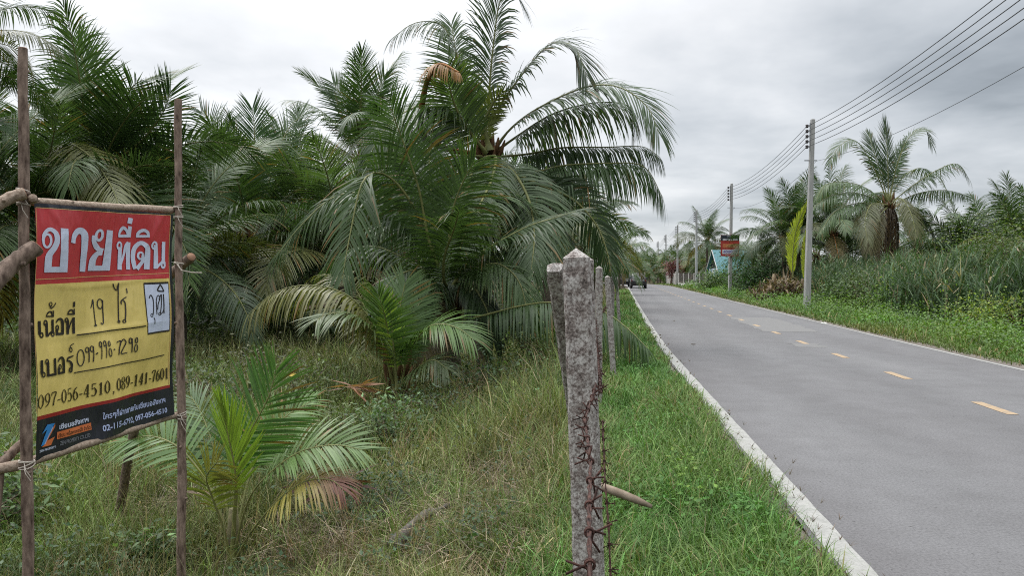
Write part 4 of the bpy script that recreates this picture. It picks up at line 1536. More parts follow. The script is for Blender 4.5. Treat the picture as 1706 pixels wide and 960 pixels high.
def barbed(label, pts, rad, seed, step=.10, group='barbed wire strands', barb=.022):
    rr = random.Random(seed)
    pts = [Vector(p) for p in pts]
    # sag each span a little and sample
    path = []
    for a, b in zip(pts[:-1], pts[1:]):
        L = (b - a).length
        n = max(4, int(L / .04)) if L < 3.5 else max(6, int(L / .25))
        for i in range(n):
            x = i / n
            path.append(a.lerp(b, x) - Vector((0, 0, .012 * L * x * (1 - x))))
    path.append(pts[-1])
    o0 = path[0].copy()
    mb = MB()
    acc = 0.0
    strand = ([], [])
    dist = 0.0
    for i, p in enumerate(path):
        t = (path[min(i + 1, len(path) - 1)] - path[max(i - 1, 0)]).normalized()
        a = t.cross(Vector((0, 0, 1))).normalized()
        b = a.cross(t)
        if i:
            dist += (p - path[i - 1]).length
        ph = dist * 2 * math.pi / .11
        for k in (0, 1):
            q = ph + math.pi * k
            strand[k].append(p - o0 + (a * math.cos(q) + b * math.sin(q)) * rad * 1.15 + Vector((rr.uniform(-1, 1), rr.uniform(-1, 1), rr.uniform(-1, 1))) * rad * .25)
    for k in (0, 1):
        mb.tube(strand[k], rad, 6)
    dist = 0.0
    nxt = .06
    for i in range(1, len(path)):
        seg = (path[i] - path[i - 1]).length
        while dist + seg > nxt:
            x = (nxt - dist) / seg
            p = path[i - 1].lerp(path[i], x) - o0
            t = (path[i] - path[i - 1]).normalized()
            a = t.cross(Vector((0, 0, 1))).normalized()
            b = a.cross(t)
            a0 = rr.uniform(0, 6.28)
            for k in (0, 1):
                loop = []
                off = t * (k * rad * 2.4)
                dirn = 1 if k else -1
                s_ = a0 + k * 1.7
                R_ = rad * 2.6
                e = (a * math.cos(s_) + b * math.sin(s_))
                loop.append(p + off + e * (R_ + barb * rr.uniform(.7, 1.2)) + t * rr.uniform(-.008, .008) + (a * -math.sin(s_) + b * math.cos(s_)) * -dirn * barb * .5)
                for m in range(10):
                    q = s_ + dirn * m * .62
                    loop.append(p + off + (a * math.cos(q) + b * math.sin(q)) * R_ + t * (m * rad * .12))
                q = s_ + dirn * 6.0
                e = (a * math.cos(q) + b * math.sin(q))
                loop.append(p + off + e * (R_ + barb * rr.uniform(.8, 1.3)) + (a * -math.sin(q) + b * math.cos(q)) * dirn * barb * .6)
                mb.tube(loop, rad * .75, 5)
            nxt += step * rr.uniform(.85, 1.15)
            if len(mb.v) > 60000:
                nxt = 1e9
        dist += seg
    o = mb.build('barbed_wire', M_RUST, None, True)
    o.location = o0
    return tag(o, label, 'barbed wire', group)


def build_fence():
    D = 2.55
    t = P(961, 430, D)
    b = P(979, 960, D)
    b = t + (b - t) * 1.62
    concrete_post('big weathered concrete fence post with pointed top in the right foreground', b, t, .092, seed=1, yaw=-.13, apex=.034)
    t2 = P(924, 446, 2.78)
    b2 = P(985, 880, 3.55)
    b2 = t2 + (b2 - t2) * 1.35
    concrete_post('thinner concrete prop leaning against the left side of the big foreground post', b2, t2, .058, cat='fence prop', name='fence_prop', seed=2, yaw=-.2, apex=.02)
    t3 = P(977, 434, 2.9)
    b3 = P(994, 900, 2.95)
    b3 = t3 + (b3 - t3) * 1.3
    concrete_post('dark narrow concrete prop showing behind the right edge of the big foreground post', b3, t3, .052, cat='fence prop', name='fence_prop', seed=3, yaw=-.15, apex=.02)
    line = [(998, 447, 9.5, .085, 'pale fence post, first behind the big foreground post'), (1012, 462, 12.0, .085, 'brownish fence post just right of the pale one, second behind the big post'),
            (1020, 462, 17, .09, 'small far fence post in the grass, third behind the big post'), (1027, 464, 23, .09, 'smallest fence post, farthest of the row seen beside the verge')]
    tops = [(t, 2.55)]
    for i, (px, py, D, w, lb) in enumerate(line):
        tp = P(px, py, D)
        bs = Vector((tp.x + .12 * (i % 2), tp.y, float(ground_z(tp.x, tp.y)) - .2))
        concrete_post(lb, bs, tp, w, group='fence posts', seed=10 + i, apex=.03)
        tops.append((tp, D))
    # wire: in from behind the camera, past the big post, along the row
    def wire(lb, z, off, rad, seed, step, near=(-.25, -.6)):
        st = road_pt(-1.2, .0 + near[0] * 0 + off, z - .02)
        pts = [st]
        tp = tops[0][0]
        pts.append(Vector((tp.x + .058 + off * .3, tp.y - .02, z)))
        barbed(lb, pts, rad, seed, step)
        pts2 = [pts[-1]]
        for (q, D) in tops[1:]:
            pts2.append(Vector((q.x - .05, q.y, float(ground_z(q.x, q.y)) + z + .15)))
        barbed(lb + ', its run on along the far posts', pts2, rad * .8, seed + 50, .14)
    # topmost strand: it comes straight at the viewer, tied at the post's right edge
    a = P(992, 642, 2.47)
    c = P(983, 960, .80)
    c = a + (c - a) * 1.25
    barbed('rusty barbed wire coming towards the viewer, tied to the big foreground post', [c, P(983, 955, .80), P(981, 850, 1.03), P(984, 770, 1.32), P(974, 700, 1.80), a], .0021, 1, .125, barb=.018)
    a = P(1001, 655, 2.62)
    pts2 = [a] + [Vector((q.x - .05, q.y, float(ground_z(q.x, q.y)) + 1.15)) for (q, D) in tops[1:]]
    barbed('upper rusty barbed wire from the big foreground post to the posts behind', pts2, .0026, 2, .12)
    a = P(1008, 800, 2.75)
    c = P(1017, 960, 2.5)
    barbed('lower rusty barbed wire hanging at the right edge of the big foreground post', [c + (c - a) * .8, c, P(1014, 880, 2.6), a, P(1004, 700, 3.2)], .0022, 3, .08)


build_fence()

# ------------------------------------------------------------------ utility poles and wires
POLES = []
POLE_LABEL = ['utility pole out of frame on the right, carrying the wires on', 'nearest grey concrete utility pole, standing in the verge before the reeds', 'concrete utility pole carrying the red sign board',
              'third concrete utility pole, just left of the blue-roofed house', 'fourth concrete utility pole, right of the grey boundary wall', 'fifth concrete utility pole at the left end of the grey boundary wall', 'farthest thin utility pole rising above the distant palms']


def build_poles():
    st = [(10.2, 9.45, None), (None, 1354, 199), (None, 1219, 306), (None, 1160.5, 350), (None, 1129, 375), (None, 1109.5, 391), (None, 1096.5, 402)]
    Ds = [None, 35.7, 60.8, 86.4, 112.7, 140, 168]
    for i in range(7):
        if i == 0:
            tp = road_pt(10.2, 9.45, 9.0)
        else:
            tp = P(st[i][1], st[i][2], Ds[i])
        gz = float(ground_z(tp.x, tp.y))
        bx = tp.x - (0.22 if i == 1 else .1 if i == 2 else 0)
        root = empty('utility_pole', (bx, tp.y, gz), POLE_LABEL[i], 'utility pole', 'utility poles along the road')
        H = tp.z - gz
        dx = tp.x - bx
        mb = MB()
        def R(z):
            return .155 - .055 * z / H
        zs = [-.4 + (H + .4) * k / 12 for k in range(13)]
        vs, fs = [], []
        for z in zs:
            r = R(max(z, 0))
            ch = r * .22
            for (a, b) in [(-r + ch, -r), (r - ch, -r), (r, -r + ch), (r, r - ch), (r - ch, r), (-r + ch, r), (-r, r - ch), (-r, -r + ch)]:
                vs.append((a * .9 + dx * max(z, 0) / H, b * .9, z))
        for k in range(12):
            for j in range(8):
                fs.append((k * 8 + j, k * 8 + (j + 1) % 8, (k + 1) * 8 + (j + 1) % 8, (k + 1) * 8 + j))
        vs.append((dx, 0, H + .06))
        for j in range(8):
            fs.append((96 + j, 96 + (j + 1) % 8, len(vs) - 1))
        mb.add(vs, fs)
        mb.build('shaft', M_POLE, root)
        pts = []
        rk = MB()
        for k in range(5):
            z = H - .32 - k * .245
            rk.box((dx - .20, -.02, z), (.20, .05, .04))
            pts.append(Vector((bx + dx - .28, tp.y - .0, gz + z)))
        rk.box((dx - .13, -.02, H - .8), (.03, .07, 1.3))
        rk.build('rack', M_STEEL, root)
        for k in range(5):
            z = H - .32 - k * .245
            ins = MB()
            ins.tube([(dx - .28, -.02, z - .075), (dx - .28, -.02, z - .03), (dx - .28, -.02, z), (dx - .28, -.02, z + .03), (dx - .28, -.02, z + .075)], [.06, .072, .045, .072, .06], 10)
            ins.build('insulator', M_INSUL, root, True)
        br = MB()
        br.box((dx * .6, -.02, H - 1.95), (.6, .04, .05))
        br.build('cable_bracket', M_STEEL, root)
        pts.append(Vector((bx + dx * .6 + .28, tp.y, gz + H - 1.97)))
        POLES.append((root, pts, gz, H, (bx, tp.y), dx))
    names = ['topmost of the five wires strung along the pole tops', 'second wire from the top on the utility poles', 'middle wire of the five on the utility poles', 'fourth wire from the top on the utility poles', 'lowest of the five wires on the pole racks', 'thin single cable sagging well below the other wires']
    for k in range(6):
        mb = MB()
        o0 = POLES[0][1][k].copy()
        path = []
        for a, b in zip(POLES[:-1], POLES[1:]):
            pa, pb = a[1][k], b[1][k]
            sag = .52 if k < 5 else .62
            for i in range(16):
                x = i / 16
                path.append(pa.lerp(pb, x) - Vector((0, 0, sag * 4 * x * (1 - x))) - o0)
        path.append(POLES[-1][1][k] - o0)
        mb.tube(path, .013 if k < 5 else .008, 5)
        o = mb.build('power_line', M_WIRE, None, True)
        o.location = o0
        tag(o, names[k], 'power line', 'power lines')


build_poles()


def build_board():
    root_, pts, gz, H, (bx, by), dx = POLES[2]
    D = 60.4
    c = P(1217.5, 409, D)
    c.y = by - .30
    root = empty('sign_board', c, 'red and dark blue advertising board hung on the second utility pole', 'sign board')
    w, h = 1.50, 1.72
    t = NT('sun_faded_red_print')
    f = t.noise(3, 4)
    m_red = t.set(t.ramp(f, [(.3, (.30, .028, .024)), (.7, (.37, .045, .035))]), .5, .4)
    m_dark = mottled('dark_blue_print', (.02, .025, .035), (.03, .038, .05), 4, .5)
    m_or = mottled('orange_panel', (.44, .12, .055), (.48, .19, .08), 4, .5)
    m_w = mottled('board_white', (.55, .55, .58), (.62, .62, .65), 4, .5)
    m_v = mottled('board_violet', (.16, .14, .36), (.22, .2, .42), 4, .5)
    mb = MB()
    mb.box((0, .02, 0), (w, .03, h))
    mb.build('panel', m_red, root, bevel=.004)
    x = MB()
    x.box((0, .001, h * .36), (w * .99, .006, h * .27))
    x.build('top_band', m_dark, root)
    x = MB()
    x.box((0, .001, -.02), (w * .8, .006, h * .2))
    x.build('orange_panel', m_or, root)

    def words(name, body, z, wd, ht, mat, y=-.006, bold=.02):
        cu = bpy.data.curves.new('type', 'FONT')
        cu.body = body
        cu.offset = bold
        cu.resolution_u = 2
        ob = bpy.data.objects.new('type', cu)
        COL.objects.link(ob)
        me = bpy.data.meshes.new_from_object(ob.evaluated_get(bpy.context.evaluated_depsgraph_get()))
        bpy.data.objects.remove(ob)
        xs = [v.co.x for v in me.vertices]
        x0, x1 = min(xs), max(xs)
        for v in me.vertices:
            v.co = ((v.co.x - x0) / (x1 - x0) * wd - wd / 2, y, z + v.co.y / .7 * ht)
        me.name = name
        me.materials.append(mat)
        link(name, me, root)
    words('lettering', '083 264 0888', h * .25 - .02, w * .80, .13, m_w, bold=.05)
    words('lettering', 'ให้เช่า', h * .40, w * .36, .14, mottled('board_grey', (.3, .32, .34), (.36, .38, .4), 4), bold=.02)
    words('lettering', 'ที่ดิน', -.08, w * .4, .12, mottled('board_yellow', (.5, .34, .12), (.55, .4, .16), 4), bold=.01)
    b = MB()
    b.box((0, -.001, -h * .29), (w * .84, .006, h * .21))
    b.build('price_panel', m_w, root)
    words('lettering', '400000', -h * .355, w * .76, .24, m_v, -.010, .03)
    words('lettering', 'บาท ต่อไร่', -h * .46, w * .5, .08, m_w, bold=.005)
    s = MB()
    s.box((0, .11, h * .3), (.42, .16, .04))
    s.box((0, .11, -h * .3), (.42, .16, .04))
    s.build('mounting_strap', M_STEEL, root)


build_board()

# ------------------------------------------------------------------ house, walls, vehicles
def build_house():
    D = 84.0
    base = G(1211, D)
    root = empty('house', base, 'house with bright blue pitched roof half hidden behind the red sign board', 'house')
    root.rotation_euler = (0, 0, math.radians(15))
    root.scale = (.82, .82, .92)
    m_roof = NT('blue_metal_roof')
    wv = m_roof.n('ShaderNodeTexWave', wave_type='BANDS')
    tc = m_roof.n('ShaderNodeTexCoord')
    m_roof.l(tc.outputs['Object'], wv.inputs['Vector'])
    wv.inputs['Scale'].default_value = 1.5
    c = m_roof.ramp(wv.outputs['Fac'], [(.0, (.11, .27, .31)), (1, (.16, .34, .38))])
    mr = m_roof.set(c, .5, .4)
    mg = mottled('gable_blue', (.06, .22, .36), (.09, .27, .40), 3, .6)
    mw = mottled('house_wall', (.42, .42, .40), (.55, .55, .52), 2, .8)
    md = mottled('dark_opening', (.015, .016, .018), (.03, .03, .03), 2, .4)
    mt = mottled('white_trim', (.6, .6, .6), (.7, .7, .7), 4, .6)
    hw, L, ze, zr = 1.5, 5.0, 2.5, 5.0          # half span, length, eave and ridge heights
    b = MB()
    b.prism([(-hw + .3, -.3), (hw - .3, -.3), (hw - .3, ze), (-hw + .3, ze)], -1.9, L - 2.2)
    b.build('wall', mw, root)
    r = MB()
    th = .07
    for sgn in (-1, 1):
        a = Vector((0, 0, zr))
        e = Vector((0, sgn * (hw + .25), ze - .35))
        n = Vector((0, sgn * (zr - ze), hw)).normalized() * th
        vs = [(-2.3, a.y, a.z), (L - 1.9, a.y, a.z), (L - 1.9, e.y, e.z), (-2.3, e.y, e.z)]
        vs += [(x, y + n.y, z + n.z) for x, y, z in vs]
        r.add(vs, [(0, 1, 2, 3), (4, 7, 6, 5), (0, 4, 5, 1), (1, 5, 6, 2), (2, 6, 7, 3), (3, 7, 4, 0)])
    r.build('roof', mr, root)
    g = MB()
    g.add([(-1.95, -hw + .2, ze - .2), (-1.95, hw - .2, ze - .2), (-1.95, 0, zr - .25), (-1.85, -hw + .2, ze - .2), (-1.85, hw - .2, ze - .2), (-1.85, 0, zr - .25)], [(0, 1, 2), (3, 5, 4), (0, 3, 4, 1), (1, 4, 5, 2), (2, 5, 3, 0)])
    g.build('gable', md, root)
    g = MB()
    for k in range(7):
        y = -1.05 + k * .35
        g.box((-2.02, y, ze - .45), (.06, .16, 1.5))
    sh = g.build('striped_shade', mt, root)
    g = MB()
    g.box((-1.98, 0, ze - .45), (.05, 2.5, 1.5))
    g.build('shade_backing', mg, root)
    tr = MB()
    for sgn in (-1, 1):
        tr.tube([(-2.33, 0, zr + .03), (-2.33, sgn * (hw + .25), ze - .33)], .07, 4)
    tr.build('bargeboard', mt, root)


build_house()


def build_wall():
    # concrete boundary wall with a gate pillar and a railed fence on a low plinth
    a, b = G(1112, 122), G(1127, 112)
    root = empty('boundary_wall', a, 'grey concrete boundary wall at the far bend between the fourth and fifth utility poles', 'wall')
    d = (b - a)
    d.z = 0
    rot = Matrix.Rotation(math.atan2(d.y, d.x), 3, 'Z')
    m = mottled('wall_render', (.30, .29, .27), (.42, .40, .38), 1.2, .9, .1, .2)
    mb = MB()
    mb.box(d / 2 + Vector((0, 0, .85)), (d.length, .18, 2.2), 0, rot)
    mb.build('panel', m, root)
    for k in range(3):
        p = MB()
        p.box(d * (k / 2) + Vector((0, 0, .95)), (.34, .34, 2.5), 0, rot)
        p.build('pillar', m, root, bevel=.02)
    a, b = G(1131, 108), G(1176, 96)
    root = empty('railed_fence', a, 'low railed fence with pale posts on a white plinth behind the third utility pole', 'fence')
    d = (b - a)
    d.z = 0
    rot = Matrix.Rotation(math.atan2(d.y, d.x), 3, 'Z')
    mw = mottled('pale_concrete', (.45, .44, .41), (.58, .56, .53), 2, .9)
    mb = MB()
    mb.box(d / 2 + Vector((0, 0, .3)), (d.length, .2, .5), 0, rot)
    mb.build('plinth', mw, root)
    for k in range(6):
        p = MB()
        p.box(d * (k / 5) + Vector((0, 0, .9)), (.16, .16, 2.1), 0, rot)
        p.build('post', mw, root)
    rl = MB()
    for z in (.8, 1.1, 1.4, 1.7, 1.9):
        rl.box(d / 2 + Vector((0, .0, z)), (d.length, .05, .05), 0, rot)
    n = 60
    for k in range(n):
        rl.box(d * ((k + .5) / n) + Vector((0, 0, 1.2)), (.03, .03, 1.4), 0, rot)
    rl.build('railing', mottled('dark_rail', (.10, .085, .08), (.17, .15, .14), 4, .8), root)


build_wall()


def build_vehicle(label, s, t, kind, heading):
    p = road_pt(s, t, .006)
    root = empty('parked_suv' if kind == 'suv' else 'pickup_truck', p, label, 'car' if kind == 'suv' else 'pickup truck', None, heading)
    mp = NT('dark_car_paint')
    mp.set((.012, .013, .016), .3, .5)
    mp.bsdf.inputs['Coat Weight'].default_value = .5
    gl = NT('tinted_glass').set((.05, .055, .06), .08, 1.0)
    tyre = mottled('tyre_rubber', (.012, .012, .012), (.022, .022, .022), 20, .9)
    rim = NT('wheel_rim').set((.45, .45, .46), .35, .5, .8)
    lamp = NT('red_lamp').set((.10, .012, .01), .25, .5)
    plate = NT('plate_white').set((.6, .6, .58), .5, .4)
    black = NT('black_trim').set((.012, .012, .012), .6, .3)
    hw = .88
    # long axis y, rear towards -y
    sections = [(-2.25, .45, .98, hw * .95), (-2.15, .34, 1.04, hw), (-1.2, .30, 1.06, hw), (1.0, .30, 1.05, hw), (1.9, .34, .98, hw * .97), (2.2, .42, .80, hw * .88)]
    def loft(name, secs, mat, ch=.10, bev=0):
        vs, fs = [], []
        for (y, z0, z1, w) in secs:
            for (a, b) in [(-w + ch, z0), (w - ch, z0), (w, z0 + ch), (w, z1 - ch), (w - ch, z1), (-w + ch, z1), (-w, z1 - ch), (-w, z0 + ch)]:
                vs.append((a, y, b))
        n = len(secs)
        for k in range(n - 1):
            for j in range(8):
                fs.append((k * 8 + j, k * 8 + (j + 1) % 8, (k + 1) * 8 + (j + 1) % 8, (k + 1) * 8 + j))
        fs.append(tuple(range(7, -1, -1)))
        fs.append(tuple((n - 1) * 8 + j for j in range(8)))
        mb = MB()
        mb.add(vs, fs)
        return mb.build(name, mat, root, True)
    loft('body', sections, mp.mat)
    if kind == 'suv':
        cab = [(-2.12, 1.0, 1.10, hw * .93), (-1.85, 1.0, 1.66, hw * .80), (-1.0, 1.0, 1.74, hw * .80), (.3, 1.0, 1.70, hw * .78), (1.05, 1.0, 1.1, hw * .88)]
    else:
        cab = [(-.75, 1.0, 1.10, hw * .93), (-.55, 1.0, 1.64, hw * .82), (.2, 1.0, 1.68, hw * .80), (.55, 1.0, 1.62, hw * .78), (1.2, 1.0, 1.1, hw * .88)]
    loft('cabin', cab, mp.mat, .06)
    y0 = cab[0][0] - .03
    y1 = cab[1][0] - .03
    w = MB()
    w.add([(-.62, y0 + .02, 1.14), (.62, y0 + .02, 1.14), (.54, y1 - .03, 1.56), (-.54, y1 - .03, 1.56), (-.62, y0 + .06, 1.14), (.62, y0 + .06, 1.14), (.54, y1 + .01, 1.56), (-.54, y1 + .01, 1.56)],
          [(0, 1, 2, 3), (4, 7, 6, 5), (0, 4, 5, 1), (1, 5, 6, 2), (2, 6, 7, 3), (3, 7, 4, 0)])
    w.build('rear_window', gl, root)
    for sg in (-1, 1):
        w = MB()
        xa, xb = sg * hw * .925, sg * hw * .815
        ya, yb = cab[1][0] + .1, .55
        w.add([(xa, ya, 1.14), (xa, yb + .2, 1.14), (xb, yb - .15, 1.56), (xb, ya + .1, 1.56), (xa * .97, ya, 1.14), (xa * .97, yb + .2, 1.14), (xb * .97, yb - .15, 1.56), (xb * .97, ya + .1, 1.56)],
              [(0, 1, 2, 3), (4, 7, 6, 5), (0, 4, 5, 1), (1, 5, 6, 2), (2, 6, 7, 3), (3, 7, 4, 0)])
        w.build('side_window', gl, root)
        w = MB()
        w.box((sg * hw * .86, -2.245, .90), (.11, .06, .26))
        w.build('tail_lamp', lamp, root, bevel=.015)
        w = MB()
        w.box((sg * (hw + .10), .75, 1.12), (.2, .1, .16))
        w.build('wing_mirror', mp.mat, root, bevel=.03)
        for y in (-1.4, 1.4):
            wm = MB()
            wm.tube([(sg * (hw - .20), y, .35), (sg * (hw - .18), y, .35), (sg * (hw + .0), y, .35), (sg * (hw + .02), y, .35)], [.30, .35, .35, .31], 20)
            wh = wm.build('wheel', tyre, root, True)
            rm = MB()
            rm.tube([(sg * (hw + .015), y, .35), (sg * (hw + .03), y, .35)], [.2, .17], 14)
            rm.build('rim', rim, wh)
    b = MB()
    b.box((0, -2.27, .50), (1.66, .16, .22))
    b.build('bumper', black, root, bevel=.03)
    b = MB()
    b.box((0, -2.262, .80), (.46, .02, .15))
    b.build('number_plate', plate, root)
    b = MB()
    b.box((0, -2.258, .96), (.9, .03, .04))
    b.build('tailgate_trim', rim, root)


build_vehicle('black car seen from behind, driving away on the left lane near the bend', 86.5, 2.45, 'suv', -AZ - .02)
build_vehicle('dark pickup half hidden by palm fronds, left of the black car ahead', 97, .9, 'pickup', -AZ + .1)
# ------------------------------------------------------------------ grass, weeds, reeds
def noise2(x, y, f, seed=0):
    r = np.random.default_rng(seed)
    out = np.zeros_like(x)
    for k in range(7):
        a = r.uniform(0, 2 * math.pi)
        ff = f * r.uniform(.5, 1.7)
        out += np.sin((x * math.cos(a) + y * math.sin(a)) * ff + r.uniform(0, 6.28) + 1.2 * np.sin((x * -math.sin(a) + y * math.cos(a)) * ff * .7))
    return out / 7 * 1.6


def blades(x, y, z, h, az, lean, curve, w, col, tip=None):
    """tapered bending blades, one array row each"""
    n = len(x)
    dirn = np.stack((np.cos(az), np.sin(az), np.zeros(n)), -1)
    sd = np.stack((-np.sin(az), np.cos(az), np.zeros(n)), -1)
    twist = rng.normal(0, .7, n)
    sd2 = sd * np.cos(twist)[:, None] + dirn * np.sin(twist)[:, None]
    p = np.stack((x, y, z), -1)
    e = np.pi / 2 - lean
    V = []
    fr = [1.0, .95, .6]
    cur = p.copy()
    for k in range(4):
        if k:
            d = dirn * np.cos(e)[:, None] + np.array((0, 0, 1.0)) * np.sin(e)[:, None]
            cur = cur + d * (h / 3)[:, None]
            e = e - curve * (.5 + .5 * k)
        if k < 3:
            V += [cur - sd2 * (w * fr[k] * .5)[:, None], cur + sd2 * (w * fr[k] * .5)[:, None]]
        else:
            V += [cur]
    V = np.stack(V, 1)
    o = np.arange(n)[:, None] * 7
    q = np.concatenate((o + np.array((0, 1, 3, 2)), o + np.array((2, 3, 5, 4))))
    t = o + np.array((4, 5, 6))
    c = np.repeat(col[:, None], 7, 1)
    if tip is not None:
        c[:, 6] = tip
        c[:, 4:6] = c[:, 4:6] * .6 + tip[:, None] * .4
    return V.reshape(-1, 3), q, t, c.reshape(-1, 3)


def leaves(x, y, z, ln, wd, az, el, roll, col):
    """small folded leaves: two triangles pairs either side of a midrib"""
    n = len(x)
    d = np.stack((np.cos(az) * np.cos(el), np.sin(az) * np.cos(el), np.sin(el)), -1)
    s = np.stack((-np.sin(az), np.cos(az), np.zeros(n)), -1)
    u = np.cross(d, s)
    s = s * np.cos(roll)[:, None] + u * np.sin(roll)[:, None]
    u = np.cross(d, s)
    p = np.stack((x, y, z), -1)
    L, W = ln[:, None], wd[:, None]
    V = np.stack((p, p + d * L * .42 + s * W * .5 + u * W * .12, p + d * L * .5 - u * W * .04, p + d * L * .42 - s * W * .5 + u * W * .12, p + d * L - u * W * .15), 1)
    o = np.arange(n)[:, None] * 5
    q = np.concatenate((o + np.array((0, 2, 4, 1)), o + np.array((0, 3, 4, 2))))
    c = np.repeat(col[:, None], 5, 1)
    return V.reshape(-1, 3), q, None, c.reshape(-1, 3)


def merge(parts):
    V, Q, T, Cc = [], [], [], []
    b = 0
    for (v, q, t, c) in parts:
        V.append(v)
        Q.append(q + b)
        if t is not None:
            T.append(t + b)
        Cc.append(c)
        b += len(v)
    return np.concatenate(V), np.concatenate(Q), (np.concatenate(T) if T else None), np.concatenate(Cc)


def stuff(name, parts, mat, label, cat):
    V, Q, T, c = merge(parts)
    o = link(name, np_mesh(name, V, Q, T, mats=[mat], col=c))
    return tag(o, label, cat, None, 'stuff')


def tint(n, c, sd_=.18):
    return np.asarray(c)[None] * np.exp(rng.normal(0, sd_, (n, 1))) * np.exp(rng.normal(0, .06, (n, 3)))


def wedge(n, d0, d1, x0=-.95, x1=.95, pw=1.0):
    """points in the view wedge, denser nearby"""
    u = rng.random(n)
    if pw == 1.0:
        D = d0 * (d1 / d0) ** u
    else:
        D = (d0 ** (1 - pw) + u * (d1 ** (1 - pw) - d0 ** (1 - pw))) ** (1 / (1 - pw))
    X = D * rng.uniform(x0, x1, n) + rng.normal(0, .3, n)
    return X, D


def project(x, y, z):
    c, s_ = math.cos(PITCH), math.sin(PITCH)
    f = y * c - (z - CAM_H) * s_
    up = y * s_ + (z - CAM_H) * c
    return CX + F_PX * x / f, CY - F_PX * up / f


def region(x, y, cx, cy, rx, ry, rot=0.0, soft=.35):
    """0..1 membership of an elliptical patch of ground (metres)"""
    dx, dy = x - cx, y - cy
    a = (dx * math.cos(rot) + dy * math.sin(rot)) / rx
    b = (-dx * math.sin(rot) + dy * math.cos(rot)) / ry
    r = np.sqrt(a * a + b * b) + .22 * noise2(x, y, 3.0, 77)
    return 1 - smooth(1 - soft, 1 + soft, r)


GD = lambda px, D: G(px, D)
STRAW = [(GD(760, 6.2), 1.1, 1.7), (GD(580, 6.6), .7, 1.2), (GD(890, 5.0), .6, 1.2), (GD(290, 7.3), .4, .5)]
DARK = [(GD(600, 7.2), .75, 1.0), (GD(590, 9.0), .9, 1.0)]


